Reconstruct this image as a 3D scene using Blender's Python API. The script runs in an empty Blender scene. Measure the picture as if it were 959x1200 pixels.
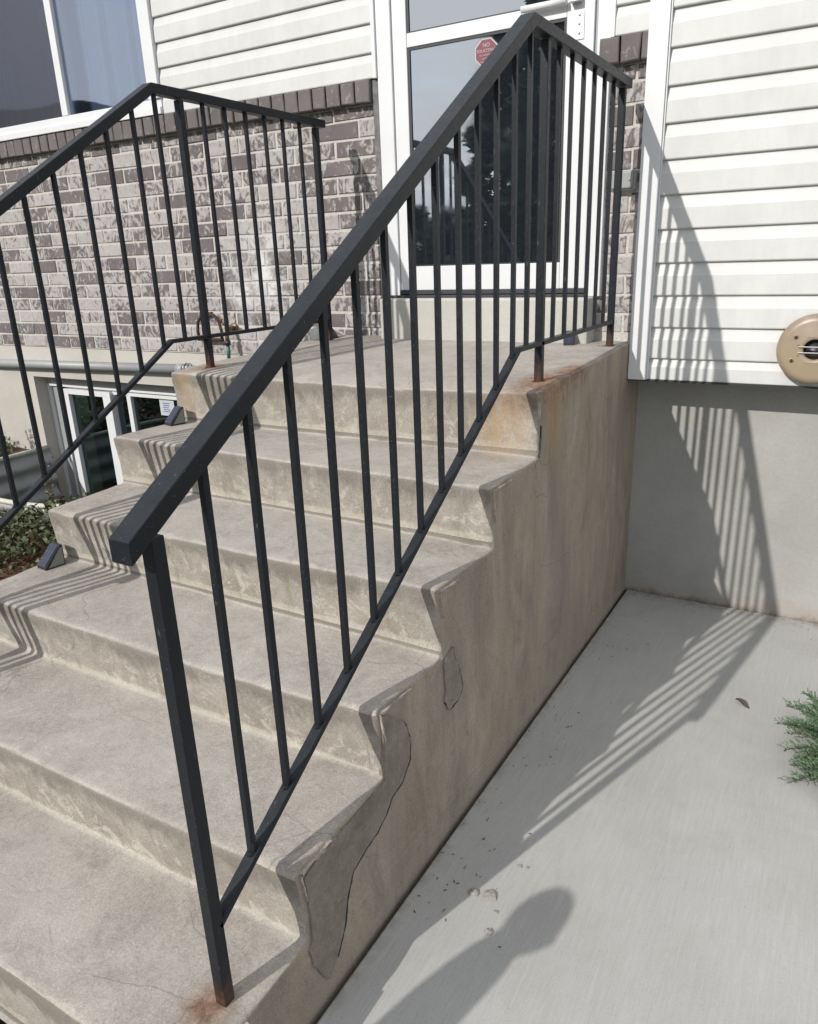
import bpy, bmesh, math, random
from mathutils import Vector, Matrix, noise
R = random.Random(7)
S = bpy.context.scene
COL = S.collection
rad = math.radians

# ------------------------------------------------------------------ camera
cam = bpy.data.cameras.new("camera")
cam_o = bpy.data.objects.new("camera", cam); COL.objects.link(cam_o); S.camera = cam_o
def cam_basis(yaw, pitch, roll):
    cy, sy, cp, sp = math.cos(yaw), math.sin(yaw), math.cos(pitch), math.sin(pitch)
    f = Vector((-sy*cp, cy*cp, sp)); r = Vector((cy, sy, 0)); u = r.cross(f)
    cr, sr = math.cos(roll), math.sin(roll)
    return cr*r+sr*u, -sr*r+cr*u, f
r_, u_, f_ = cam_basis(0.5306, -0.3338, -0.0376)
M = Matrix((r_, u_, -f_)).transposed().to_4x4(); M.translation = Vector((0.7993, -2.1461, 0.4158))
cam_o.matrix_world = M
cam.sensor_fit = 'VERTICAL'; cam.sensor_height = 24.0; cam.lens = 871.2*24.0/1200.0
cam.clip_start = 0.02; cam.clip_end = 3000

# ------------------------------------------------------------------ light
TOSUN = Vector((-0.318, -1.0, 0.672)).normalized()
elev = math.asin(TOSUN.z); az = math.atan2(TOSUN.x, TOSUN.y)
sun = bpy.data.lights.new("sun", 'SUN'); sun.energy = 3.55; sun.angle = rad(0.55); sun.color = (1, .955, .89)
sun_o = bpy.data.objects.new("sun", sun); COL.objects.link(sun_o)
sun_o.rotation_euler = (-TOSUN).to_track_quat('-Z', 'Y').to_euler()
W = bpy.data.worlds.new("World"); S.world = W; W.use_nodes = True
wn = W.node_tree; wn.nodes.clear()
def N(nt, t, **k):
    n = nt.nodes.new(t)
    for a, b in k.items(): setattr(n, a, b)
    return n
sky = N(wn, 'ShaderNodeTexSky', sky_type='NISHITA', sun_disc=False, sun_elevation=elev, sun_rotation=az, altitude=1400, air_density=1.0, dust_density=1.2, ozone_density=1.2)
tc = N(wn, 'ShaderNodeTexCoord'); mp = N(wn, 'ShaderNodeMapping'); mp.inputs['Scale'].default_value = (1, 1, 4.5); mp.inputs['Location'].default_value = (.37, .2, 1.3)
nz = N(wn, 'ShaderNodeTexNoise'); nz.inputs['Scale'].default_value = 2.3; nz.inputs['Detail'].default_value = 7; nz.inputs['Roughness'].default_value = .58
rp = N(wn, 'ShaderNodeValToRGB'); rp.color_ramp.elements[0].position = .30; rp.color_ramp.elements[1].position = .50
mx = N(wn, 'ShaderNodeMix', data_type='RGBA'); mx.inputs[7].default_value = (6.5, 6.7, 7.0, 1)
bg = N(wn, 'ShaderNodeBackground'); bg.inputs[1].default_value = .125
wo = N(wn, 'ShaderNodeOutputWorld'); L = wn.links.new
L(tc.outputs['Generated'], mp.inputs[0]); L(mp.outputs[0], nz.inputs['Vector']); L(nz.outputs[0], rp.inputs[0])
L(rp.outputs[0], mx.inputs[0]); L(sky.outputs[0], mx.inputs[6]); L(mx.outputs[2], bg.inputs[0]); L(bg.outputs[0], wo.inputs[0])
S.view_settings.view_transform = 'Standard'; S.view_settings.look = 'None'; S.view_settings.gamma = 1
S.view_settings.exposure = 0.16; S.view_settings.use_curve_mapping = False
S.render.engine = 'CYCLES'

# ------------------------------------------------------------------ material helpers
def mat(name):
    m = bpy.data.materials.new(name); m.use_nodes = True
    nt = m.node_tree; b = nt.nodes['Principled BSDF']
    return m, nt, b
class G:
    """tiny node-graph helper"""
    def __init__(s, nt): s.nt = nt; s.l = nt.links.new
    def pos(s): return s.nt.nodes.new('ShaderNodeNewGeometry').outputs['Position']
    def nrm(s): return s.nt.nodes.new('ShaderNodeNewGeometry').outputs['Normal']
    def obj(s): return s.nt.nodes.new('ShaderNodeTexCoord').outputs['Object']
    def rnd(s): return s.nt.nodes.new('ShaderNodeObjectInfo').outputs['Random']
    def sep(s, v):
        n = s.nt.nodes.new('ShaderNodeSeparateXYZ'); s.l(v, n.inputs[0]); return n.outputs
    def vm(s, op, a, b):
        n = s.nt.nodes.new('ShaderNodeVectorMath'); n.operation = op
        for i, q in enumerate((a, b)):
            if q is None: continue
            if isinstance(q, (tuple, list)): n.inputs[i].default_value = q
            else: s.l(q, n.inputs[i])
        return n.outputs['Value'] if op in ('LENGTH', 'DISTANCE', 'DOT_PRODUCT') else n.outputs[0]
    def m(s, op, a, b=0.0, c=None, clamp=False):
        n = s.nt.nodes.new('ShaderNodeMath'); n.operation = op; n.use_clamp = clamp
        for i, q in enumerate((a, b, c)):
            if q is None: continue
            if isinstance(q, (int, float)): n.inputs[i].default_value = q
            else: s.l(q, n.inputs[i])
        return n.outputs[0]
    def noise(s, v, scale, detail=4, rough=.55, dist=0, four=None):
        n = s.nt.nodes.new('ShaderNodeTexNoise'); n.inputs['Scale'].default_value = scale
        n.inputs['Detail'].default_value = detail; n.inputs['Roughness'].default_value = rough; n.inputs['Distortion'].default_value = dist
        if four is not None:
            n.noise_dimensions = '4D'
            if isinstance(four, (int, float)): n.inputs['W'].default_value = four
            else: s.l(four, n.inputs['W'])
        s.l(v, n.inputs['Vector']); return n.outputs[0]
    def vor(s, v, scale, feat='F1'):
        n = s.nt.nodes.new('ShaderNodeTexVoronoi'); n.feature = feat; n.inputs['Scale'].default_value = scale
        s.l(v, n.inputs['Vector']); return n.outputs['Distance']
    def ramp(s, f, *pts):
        n = s.nt.nodes.new('ShaderNodeValToRGB'); e = n.color_ramp.elements
        while len(e) < len(pts): e.new(.5)
        for el, (p, c) in zip(e, pts):
            el.position = p; el.color = (c, c, c, 1) if isinstance(c, (int, float)) else (*c, 1)
        s.l(f, n.inputs[0]); return n.outputs[0]
    def mix(s, f, a, b, mode='MIX'):
        n = s.nt.nodes.new('ShaderNodeMix'); n.data_type = 'RGBA'; n.blend_type = mode
        for i, q in ((0, f), (6, a), (7, b)):
            if isinstance(q, (int, float)): n.inputs[i].default_value = q if i == 0 else (q, q, q, 1)
            elif isinstance(q, (tuple, list)): n.inputs[i].default_value = (*q[:3], 1)
            else: s.l(q, n.inputs[i])
        return n.outputs[2]
    def bump(s, h, strength, dist, b, prev=None):
        n = s.nt.nodes.new('ShaderNodeBump'); n.inputs['Strength'].default_value = strength; n.inputs['Distance'].default_value = dist
        s.l(h, n.inputs['Height'])
        if prev: s.l(prev, n.inputs['Normal'])
        s.l(n.outputs[0], b.inputs['Normal']); return n.outputs[0]
def stretch(g, v, k): return g.vm('MULTIPLY', v, k)

def spots(g, p, pts, thr=.0):
    """soft stain mask round several places"""
    out = None
    for (c, r, sc) in pts:
        d = g.vm('SUBTRACT', p, c); d = g.vm('MULTIPLY', d, sc); d = g.vm('LENGTH', d, None)
        v = g.m('SUBTRACT', 1.0, g.m('DIVIDE', d, r), clamp=True)
        out = v if out is None else g.m('MAXIMUM', out, v)
    return out

def N_COL(nt, g, p):
    n = nt.nodes.new('ShaderNodeTexNoise'); n.inputs['Scale'].default_value = 9; n.inputs['Detail'].default_value = 5; g.l(p, n.inputs['Vector']); return n.outputs['Color']
def concrete_steps_mat():
    m, nt, b = mat('weathered_concrete'); g = G(nt); p = g.pos(); n = g.sep(g.nrm())
    big = g.noise(p, 2.3, 5, .6); mid = g.noise(p, 9, 8, .68, .8); fine = g.noise(p, 160, 4, .7); speck = g.noise(p, 480, 2, .6)
    z = g.sep(p)[2]; t = g.m('FRACT', g.m('DIVIDE', g.m('SUBTRACT', -.004, z), .1855))     # 0 at a nosing, 1 at the foot of its riser
    patch = g.noise(p, 6.5, 10, .74, .6); grain = g.noise(p, 55, 6, .75)
    tread = g.mix(g.ramp(patch, (.40, 0), (.60, 1)), (.285, .262, .236), (.415, .386, .348))
    tread = g.mix(g.m('MULTIPLY', g.ramp(grain, (.45, 0), (.62, 1)), .45), tread, (.49, .45, .405))
    tread = g.mix(g.m('MULTIPLY', g.ramp(g.noise(p, 3.1, 6, .62, .3), (.5, 0), (.68, 1)), .4), tread, (.42, .382, .338))
    riser = g.mix(g.ramp(patch, (.38, 0), (.62, 1)), (.275, .25, .216), (.385, .355, .312))
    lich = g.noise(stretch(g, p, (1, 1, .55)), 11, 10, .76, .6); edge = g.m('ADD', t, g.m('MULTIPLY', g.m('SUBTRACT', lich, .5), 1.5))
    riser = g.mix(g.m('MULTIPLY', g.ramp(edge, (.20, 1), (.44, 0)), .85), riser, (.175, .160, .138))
    riser = g.mix(g.m('MULTIPLY', g.ramp(g.noise(p, 17, 10, .78, .8), (.53, 0), (.57, 1)), g.ramp(edge, (.35, 0), (.6, .8))), riser, (.50, .47, .415))
    riser = g.mix(g.m('MULTIPLY', g.ramp(g.m('ADD', t, g.m('MULTIPLY', g.noise(p, 25, 5, .7), .18)), (.97, 0), (1.05, 1)), .6), riser, (.50, .46, .39))
    pz = stretch(g, p, (1, 1, .35))
    side = g.mix(g.ramp(g.noise(pz, 5, 8, .7, .6), (.33, 0), (.66, 1)), (.21, .18, .145), (.41, .355, .28))
    side = g.mix(g.m('MULTIPLY', g.ramp(g.noise(stretch(g, p, (1, 1, .22)), 7, 4, .55), (.5, 0), (.68, 1)), .45), side, (.38, .30, .20))
    zr = g.m('ADD', g.m('ADD', z, g.m('MULTIPLY', g.sep(p)[1], .0353)), 1.17)
    side = g.mix(g.m('MULTIPLY', g.ramp(g.m('ADD', zr, g.m('MULTIPLY', g.noise(p, 12, 7, .7), .08)), (.07, 1), (.115, 0)), .55), side, (.36, .315, .26))
    side = g.mix(g.m('MULTIPLY', g.ramp(g.noise(p, 26, 9, .75, .3), (.56, 0), (.64, 1)), .4), side, (.16, .14, .115))
    up = g.ramp(n[2], (.45, 0), (.75, 1)); sd = g.ramp(n[0], (.6, 0), (.8, 1))
    c = g.mix(up, riser, tread); c = g.mix(sd, c, side)
    c = g.mix(g.m('MULTIPLY', g.ramp(big, (.35, 0), (.7, 1)), .35), c, (.29, .262, .235))
    c = g.mix(.5, c, g.ramp(fine, (.25, .55), (.72, 1.25)), 'MULTIPLY')
    c = g.mix(.5, c, g.ramp(g.noise(p, 420, 2, .6), (.35, .6), (.62, 1.15)), 'MULTIPLY')
    # drips down the faces, hairline cracks, worn paler middle of the treads, exposed stones
    drip = g.m('MULTIPLY', g.ramp(g.noise(stretch(g, p, (1, 1, .12)), 24, 5, .65, .2), (.56, 0), (.66, 1)), g.m('SUBTRACT', 1, up))
    c = g.mix(g.m('MULTIPLY', drip, .38), c, (.185, .16, .125))
    wear = g.m('SUBTRACT', 1, g.m('MULTIPLY', g.m('ABSOLUTE', g.m('ADD', g.sep(p)[0], .72)), 1.6), clamp=True)
    c = g.mix(g.m('MULTIPLY', g.m('MULTIPLY', wear, up), g.ramp(g.noise(p, 4, 6, .7), (.38, 0), (.62, .45))), c, (.41, .385, .36))
    vc = g.vor(g.vm('ADD', p, g.vm('MULTIPLY', N_COL(nt, g, p), (.06, .06, .06))), 2.6, 'DISTANCE_TO_EDGE')
    hair = g.m('MULTIPLY', g.ramp(vc, (.0, 1), (.0045, 0)), g.ramp(g.noise(p, 2.1, 3), (.5, 0), (.58, .55)))
    c = g.mix(hair, c, (.12, .105, .09))
    st = g.m('MULTIPLY', g.ramp(g.vor(p, 130), (.10, 1), (.18, 0)), g.ramp(g.noise(p, 8, 4, .6), (.5, 0), (.6, .6)))
    c = g.mix(st, c, (.44, .42, .39))
    # fine dark pits
    c = g.mix(g.m('MULTIPLY', g.ramp(g.vor(p, 95), (.06, 1), (.13, 0)), g.ramp(g.noise(p, 14, 3), (.5, 0), (.62, .55))), c, (.10, .09, .08))
    # rust at the feet of the posts, streak on riser
    rn = g.noise(p, 26, 6, .7, 1.0)
    r1 = spots(g, p, [((-.05, .20, 0), .16, (1.3, .5, 1)), ((-.06, 1.04, .015), .06, (1, 1, 1)), ((-.08, -1.47, -.925), .075, (1, 1, 1)), ((-1.46, .13, 0), .10, (1, .9, 1)),
                    ((-.03, .42, 0), .09, (1.4, .4, 1))])
    f = g.m('MULTIPLY', r1, g.ramp(rn, (.3, .35), (.6, 1.0))); f = g.ramp(f, (.05, 0), (.62, 1))
    c = g.mix(g.m('MULTIPLY', f, .85), c, g.mix(g.ramp(rn, (.4, 0), (.62, 1)), (.26, .14, .078), (.115, .062, .04)))
    r2 = spots(g, p, [((-1.50, .01, -.08), .13, (2.2, .8, .8)), ((-.13, 0.03, -.12), .14, (1.1, .8, .9)), ((-.02, .18, -.12), .12, (1, 1, .5))])
    f2 = g.m('MULTIPLY', g.ramp(r2, (.05, 0), (.7, .65)), g.ramp(g.noise(stretch(g, p, (3, 1, .35)), 14, 5, .6), (.35, .25), (.6, 1)))
    c = g.mix(g.m('MULTIPLY', f2, .8), c, (.40, .25, .115))
    g.l(c, b.inputs['Base Color']); b.inputs['Roughness'].default_value = .92; b.inputs['Specular IOR Level'].default_value = .25
    q = g.bump(mid, .35, .010, b); q = g.bump(fine, .5, .0022, b, q); g.bump(speck, .35, .0008, b, q)
    return m
def patch_mat():
    m, nt, b = mat('grey_mortar'); g = G(nt); p = g.pos()
    a = g.noise(p, 11, 9, .74, .5); pz = stretch(g, p, (1, 1, .35))
    c = g.ramp(a, (.30, (.20, .175, .142)), (.5, (.295, .262, .213)), (.7, (.39, .35, .285)))
    c = g.mix(g.m('MULTIPLY', g.ramp(g.noise(p, 38, 7, .75), (.52, 0), (.62, 1)), .5), c, (.37, .345, .30))
    c = g.mix(g.m('MULTIPLY', g.ramp(g.vor(p, 75), (.08, 1), (.17, 0)), g.ramp(g.noise(p, 11, 3), (.46, 0), (.58, .75))), c, (.085, .075, .062))
    c = g.mix(.4, c, g.ramp(g.noise(p, 150, 4, .7), (.25, .6), (.72, 1.2)), 'MULTIPLY')
    g.l(c, b.inputs['Base Color']); b.inputs['Roughness'].default_value = .95
    q = g.bump(g.noise(p, 24, 9, .78), 1.0, .016, b); g.bump(g.noise(p, 120, 5, .7), .8, .004, b, q); return m
def slab_mat():
    m, nt, b = mat('broomed_concrete'); g = G(nt); p = g.pos()
    big = g.noise(p, 1.6, 5, .6); br = g.noise(stretch(g, p, (230, 9, 1)), 1.0, 3, .6); sp = g.noise(p, 260, 3, .7)
    c = g.ramp(big, (.3, (.375, .372, .36)), (.7, (.44, .437, .423)))
    c = g.mix(.35, c, g.ramp(br, (.3, .8), (.7, 1.12)), 'MULTIPLY'); c = g.mix(.35, c, g.ramp(sp, (.3, .7), (.65, 1.1)), 'MULTIPLY')
    c = g.mix(g.m('MULTIPLY', g.ramp(g.noise(p, 6, 6, .7), (.58, 0), (.72, 1)), .12), c, (.25, .235, .21))
    c = g.mix(g.m('MULTIPLY', g.ramp(g.noise(p, 2.7, 8, .68, 1.2), (.48, 0), (.62, 1)), .22), c, (.30, .285, .255))
    c = g.mix(g.m('MULTIPLY', g.ramp(g.noise(stretch(g, p, (60, 2.5, 1)), 1.0, 5, .7), (.56, 0), (.7, 1)), .25), c, (.50, .495, .48))
    pit = g.m('MULTIPLY', g.ramp(g.vor(p, 42), (.035, 1), (.07, 0)), g.ramp(g.noise(p, 5, 3), (.5, 0), (.6, .7)))
    c = g.mix(pit, c, (.13, .125, .115))
    # dirt swept against the walls
    s = g.sep(p); d = g.m('MAXIMUM', g.m('SUBTRACT', 1, g.m('DIVIDE', s[0], .05), clamp=True), g.m('MULTIPLY', g.m('SUBTRACT', g.m('DIVIDE', s[1], .1), 12.4, clamp=True), 1))
    f = g.m('MULTIPLY', d, g.ramp(g.noise(p, 30, 6, .7), (.4, 0), (.62, .8)))
    c = g.mix(f, c, (.17, .15, .12))
    g.l(c, b.inputs['Base Color']); b.inputs['Roughness'].default_value = .9; b.inputs['Specular IOR Level'].default_value = .3
    q = g.bump(br, .5, .0016, b); g.bump(sp, .4, .0012, b, q); return m
def plaster_mat(name, c1, c2, dirt=True):
    m, nt, b = mat(name); g = G(nt); p = g.pos()
    a = g.noise(p, 2.2, 6, .6); f = g.noise(p, 70, 5, .7)
    c = g.mix(g.ramp(a, (.35, 0), (.68, 1)), c1, c2); c = g.mix(.25, c, g.ramp(f, (.3, .75), (.7, 1.15)), 'MULTIPLY')
    if dirt:
        z = g.sep(p)[2]; h = g.m('ADD', z, g.m('MULTIPLY', g.noise(p, 9, 6, .7), .16))
        k = g.ramp(g.m('MULTIPLY', g.m('ADD', h, 1.21), 4.0), (.25, 1), (.62, 0))
        c = g.mix(g.m('MULTIPLY', k, .5), c, (.30, .235, .165))
        k = g.ramp(g.m('MULTIPLY', g.m('ADD', h, 1.21), 10.0), (.55, 1), (.95, 0))
        c = g.mix(g.m('MULTIPLY', k, .6), c, (.09, .065, .045))
    g.l(c, b.inputs['Base Color']); b.inputs['Roughness'].default_value = .9
    q = g.bump(g.noise(p, 5, 4, .6), .4, .012, b); g.bump(f, .5, .002, b, q); return m
def brick_mat(name, dark):
    m, nt, b = mat(name); g = G(nt); p = g.pos(); r = g.rnd(); w = g.m('MULTIPLY', r, 40)
    sw = g.noise(stretch(g, p, (1, 1, .7)), 17, 6, .62, 2.2, four=w)
    if dark:
        mask = g.m('MULTIPLY', g.ramp(sw, (.57, 0), (.66, 1)), .45)
    else:
        sh = g.m('MULTIPLY', g.m('SUBTRACT', r, .5), .26); mask = g.ramp(g.m('SUBTRACT', sw, sh), (.45, 0), (.545, 1))
    dk = g.mix(g.noise(p, 9, 3, .5, 0, four=w), (.08, .072, .075), (.19, .167, .166)); lt = g.mix(g.noise(p, 34, 5, .65, .6), (.25, .23, .228), (.50, .475, .468))
    c = g.mix(mask, dk, lt)
    c = g.mix(.35, c, g.ramp(g.noise(p, 220, 3, .7), (.3, .6), (.7, 1.2)), 'MULTIPLY')
    # lime run-off beside the tap
    if not dark:
        ef = g.m('MULTIPLY', spots(g, p, [((-2.02, 1.19, .36), .3, (1.5, 1, .8)), ((-2.2, 1.19, .2), .22, (1.6, 1, .8))]), g.ramp(g.noise(p, 6, 4, .6, .5), (.4, 0), (.6, 1)))
        c = g.mix(g.m('MULTIPLY', ef, .8), c, (.74, .75, .76))
    g.l(c, b.inputs['Base Color']); b.inputs['Roughness'].default_value = .88
    q = g.bump(sw, .5, .004, b); g.bump(g.noise(p, 140, 5, .7), .6, .002, b, q); return m
def simple(name, col, rough=.5, spec=.5, metal=0, nscale=None, namt=.2, bump=0):
    m, nt, b = mat(name); g = G(nt)
    if nscale:
        p = g.pos(); n = g.noise(p, nscale, 6, .65)
        c = g.mix(1.0, col, g.ramp(n, (.3, 1-namt), (.7, 1+namt)), 'MULTIPLY'); g.l(c, b.inputs['Base Color'])
        if bump: g.bump(n, .5, bump, b)
    else: b.inputs['Base Color'].default_value = (*col, 1)
    b.inputs['Roughness'].default_value = rough; b.inputs['Specular IOR Level'].default_value = spec; b.inputs['Metallic'].default_value = metal
    return m
def iron_mat(rusty):
    m, nt, b = mat('black_painted_iron' + ('_rusty_foot' if rusty else '')); g = G(nt); p = g.pos()
    n = g.noise(p, 60, 5, .65)
    c = g.mix(n, (.006, .0078, .0112), (.0115, .0145, .020))
    sc = g.ramp(g.noise(p, 190, 3, .6), (.67, 0), (.72, 1)); c = g.mix(g.m('MULTIPLY', sc, .55), c, (.16, .16, .16))
    scr = g.m('MULTIPLY', g.ramp(g.noise(stretch(g, p, (1, 1, .18)), 150, 3, .6), (.66, 0), (.70, 1)), g.ramp(g.noise(p, 9, 3), (.52, 0), (.6, 1))); c = g.mix(g.m('MULTIPLY', scr, .6), c, (.12, .105, .09))
    dust = g.m('MULTIPLY', g.ramp(g.sep(g.nrm())[2], (.55, 0), (1, 1)), g.ramp(g.noise(p, 22, 5, .65), (.35, .1), (.7, .5)))
    c = g.mix(g.m('MULTIPLY', dust, .55), c, (.055, .059, .066))
    if rusty:
        z = g.sep(g.obj())[2]; k = g.ramp(g.m('ADD', g.m('MULTIPLY', z, 6), g.m('MULTIPLY', g.noise(p, 45, 6, .7), .6)), (.42, 1), (.8, 0))
        c = g.mix(g.m('MULTIPLY', k, g.ramp(g.noise(p, 60, 5, .7), (.35, .2), (.62, .85))), c, (.10, .048, .026))
    g.l(c, b.inputs['Base Color']); g.l(g.ramp(n, (.3, .38), (.7, .52)), b.inputs['Roughness']); b.inputs['Specular IOR Level'].default_value = .26
    g.bump(g.noise(p, 130, 4, .6), .25, .0008, b); return m
def siding_mat():
    m, nt, b = mat('white_vinyl_siding'); g = G(nt); p = g.pos()
    gr = g.noise(stretch(g, p, (14, 30, 260)), 1.0, 5, .6, .5); st = g.noise(p, 3.0, 5, .6)
    c = g.mix(g.ramp(st, (.35, 0), (.7, 1)), (.532, .535, .53), (.585, .588, .583))
    c = g.mix(.25, c, g.ramp(g.noise(stretch(g, p, (1, 1, .3)), 9, 8, .75), (.38, .75), (.6, 1.05)), 'MULTIPLY')
    g.l(c, b.inputs['Base Color']); b.inputs['Roughness'].default_value = .5; b.inputs['Specular IOR Level'].default_value = .4
    q = g.bump(gr, .35, .0012, b); return m
def glass_mat(name, tint, gloss, trans, rough=.015, wav=0):
    """tinted pane: part mirror, part see-through"""
    m = bpy.data.materials.new(name); m.use_nodes = True; nt = m.node_tree; nt.nodes.clear(); g = G(nt)
    o = nt.nodes.new('ShaderNodeOutputMaterial'); gl = nt.nodes.new('ShaderNodeBsdfGlossy'); gl.inputs['Roughness'].default_value = rough
    gl.inputs['Color'].default_value = (*gloss, 1)
    if trans:
        t = nt.nodes.new('ShaderNodeBsdfTransparent'); t.inputs[0].default_value = (*tint, 1)
    else:
        t = nt.nodes.new('ShaderNodeBsdfDiffuse'); t.inputs[0].default_value = (*tint, 1)
    a = nt.nodes.new('ShaderNodeAddShader'); g.l(t.outputs[0], a.inputs[0]); g.l(gl.outputs[0], a.inputs[1]); g.l(a.outputs[0], o.inputs[0])
    if name == 'door_glass': g.l(g.ramp(g.noise(g.pos(), 5, 8, .75, .5), (.45, .006), (.75, .11)), gl.inputs['Roughness'])
    if wav:
        bp = nt.nodes.new('ShaderNodeBump'); bp.inputs['Strength'].default_value = .2; bp.inputs['Distance'].default_value = wav
        g.l(g.noise(g.pos(), 3, 2, .5), bp.inputs['Height']); g.l(bp.outputs[0], gl.inputs['Normal'])
    return m
def leaf_mat(name, c1, c2):
    m, nt, b = mat(name); g = G(nt); p = g.pos()
    c = g.mix(g.ramp(g.noise(p, 55, 3, .6), (.35, 0), (.65, 1)), c1, c2)
    g.l(c, b.inputs['Base Color']); b.inputs['Roughness'].default_value = .6
    try: b.inputs['Subsurface Weight'].default_value = 0
    except Exception: pass
    return m
M_STEP = concrete_steps_mat(); M_PATCH = patch_mat(); M_SLAB = slab_mat()
M_FOUND = plaster_mat('grey_foundation_plaster', (.295, .29, .275), (.365, .36, .345)); M_FOUND_L = plaster_mat('cream_foundation_plaster', (.41, .39, .355), (.48, .46, .425), False)
M_THR = plaster_mat('threshold_concrete', (.40, .39, .36), (.47, .46, .43), False)
M_BRICK = brick_mat('tumbled_brick', False); M_SOLD = brick_mat('dark_sill_brick', True)
M_MORTAR = simple('mortar', (.47, .45, .42), .95, .2, nscale=90, namt=.2, bump=.003)
M_IRON = iron_mat(False); M_IRONR = iron_mat(True)
M_SIDE = siding_mat(); M_WHITE = simple('white_trim', (.63, .64, .655), .38, .5, nscale=6, namt=.03)
M_GAP = simple('dark_gap', (.03, .03, .032), .8); M_RUBBER = simple('dark_weatherstrip', (.035, .037, .045), .6)
M_RUST = simple('rusted_iron', (.065, .036, .026), .85, .3, nscale=70, namt=.5, bump=.002)
M_PVC = simple('grey_pipe', (.28, .29, .295), .45, .5, nscale=8, namt=.08)
M_STEEL = simple('galvanised_steel', (.36, .37, .37), .55, .5, .35, nscale=12, namt=.15)
M_BRASS = simple('old_brass', (.20, .14, .09), .45, .5, .5, nscale=50, namt=.3)
M_HOSE = simple('green_hose', (.03, .14, .12), .5); M_BLACKP = simple('black_plastic', (.016, .017, .021), .42, .5, nscale=60, namt=.2)
M_SOLAR = simple('solar_cell', (.022, .026, .05), .3, .5); M_CELL = simple('solar_grid', (.09, .10, .13), .5)
M_LENS = simple('frosted_lens', (.20, .21, .19), .35, .5)
M_DGLASS = glass_mat('door_glass', (.010, .012, .016), (.50, .515, .52), False, .012)
M_WGLASS = glass_mat('window_glass', (.50, .54, .60), (.23, .245, .275), True, .02, .002)
M_BGLASS = glass_mat('basement_glass', (.30, .36, .38), (.13, .15, .16), True, .03)
M_SCREEN = glass_mat('insect_screen', (.62, .62, .64), (.05, .05, .055), True, .5)
M_STK = simple('sticker_white', (.40, .40, .42), .6)
M_RED = simple('maroon_sticker', (.17, .032, .05), .5); M_PAPER = simple('white_paper', (.45, .47, .50), .7)
M_INK = simple('blue_ink', (.15, .18, .35), .7); M_SCREW = simple('zinc_screw', (.45, .45, .45), .4, .5, .8)
M_LEAF = leaf_mat('ground_cover_leaf', (.045, .065, .03), (.12, .135, .06)); M_JUN = leaf_mat('juniper_needle', (.045, .10, .055), (.13, .20, .10))
M_SOIL = simple('garden_soil', (.075, .05, .035), .95, .2, nscale=40, namt=.5, bump=.01)
M_MULCH = simple('bark_mulch', (.12, .055, .035), .9, .2, nscale=50, namt=.6)
M_SAGE = leaf_mat('dry_weed_leaf', (.10, .10, .06), (.20, .19, .12)); M_STEM = simple('brown_stem', (.10, .06, .04), .9)
M_CRUMB = simple('broken_concrete', (.30, .285, .26), .95, .2, nscale=120, namt=.25, bump=.002); M_DRY = simple('dry_leaf', (.06, .045, .038), .8)

# ------------------------------------------------------------------ object helpers
def link(name, me, m=None, parent=None, loc=None, smooth=False):
    o = bpy.data.objects.new(name, me); COL.objects.link(o)
    if m is not None:
        if isinstance(m, (list, tuple)):
            for k in m: me.materials.append(k)
        elif not me.materials: me.materials.append(m)
    if parent: o.parent = parent
    if loc is not None: o.location = loc
    if smooth: me.shade_smooth()
    return o
def tag(o, label=None, cat=None, group=None, kind=None):
    if label: o['label'] = label
    if cat: o['category'] = cat
    if group: o['group'] = group
    if kind: o['kind'] = kind
    return o
def empty(name, loc, **k):
    o = bpy.data.objects.new(name, None); COL.objects.link(o); o.location = loc; o.empty_display_size = .05
    return tag(o, **k)
def pmesh(name, vs, fs):
    me = bpy.data.meshes.new(name); me.from_pydata([tuple(v) for v in vs], [], fs); me.update(); return me
def finish(bm, name):
    me = bpy.data.meshes.new(name); bmesh.ops.recalc_face_normals(bm, faces=bm.faces); bm.to_mesh(me); bm.free(); return me
def box_bm(bm, x0, x1, y0, y1, z0, z1, bev=0, mi=0):
    r = bmesh.ops.create_cube(bm, size=1); vs = r['verts']
    for v in vs: v.co = Vector((x0 if v.co.x < 0 else x1, y0 if v.co.y < 0 else y1, z0 if v.co.z < 0 else z1))
    fs = list({f for v in vs for f in v.link_faces})
    for f in fs: f.material_index = mi
    if bev:
        es = list({e for v in vs for e in v.link_edges}); bmesh.ops.bevel(bm, geom=es, offset=bev, segments=2, affect='EDGES', profile=.5)
def box(name, x0, x1, y0, y1, z0, z1, m, parent=None, bev=0.0015, **t):
    """box part; coordinates are world metres, parent is subtracted"""
    off = world(parent)
    bm = bmesh.new(); box_bm(bm, x0-off.x, x1-off.x, y0-off.y, y1-off.y, z0-off.z, z1-off.z, bev)
    o = link(name, finish(bm, name), m, parent); return tag(o, **t)
def world(o):
    v = Vector((0, 0, 0))
    while o: v += o.location; o = o.parent
    return v
def bar_mesh(name, a, b, w, h, up=(0, 0, 1), bev=.0015, capa=None, capb=None):
    """rectangular bar from a to b; w along x-ish, h along 'up'"""
    a, b = Vector(a), Vector(b); d = (b-a).normalized(); u = Vector(up); s = d.cross(u).normalized(); u = s.cross(d).normalized()
    vs = []
    for p in (a, b):
        for i, j in ((-1, -1), (1, -1), (1, 1), (-1, 1)): vs.append(p+s*i*w/2+u*j*h/2)
    bm = bmesh.new(); V = [bm.verts.new(v) for v in vs]
    for f in ((0, 1, 2, 3), (7, 6, 5, 4), (0, 4, 5, 1), (1, 5, 6, 2), (2, 6, 7, 3), (3, 7, 4, 0)): bm.faces.new([V[i] for i in f])
    if bev: bmesh.ops.bevel(bm, geom=list(bm.edges), offset=bev, segments=2, affect='EDGES', profile=.5)
    return finish(bm, name)
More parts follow.
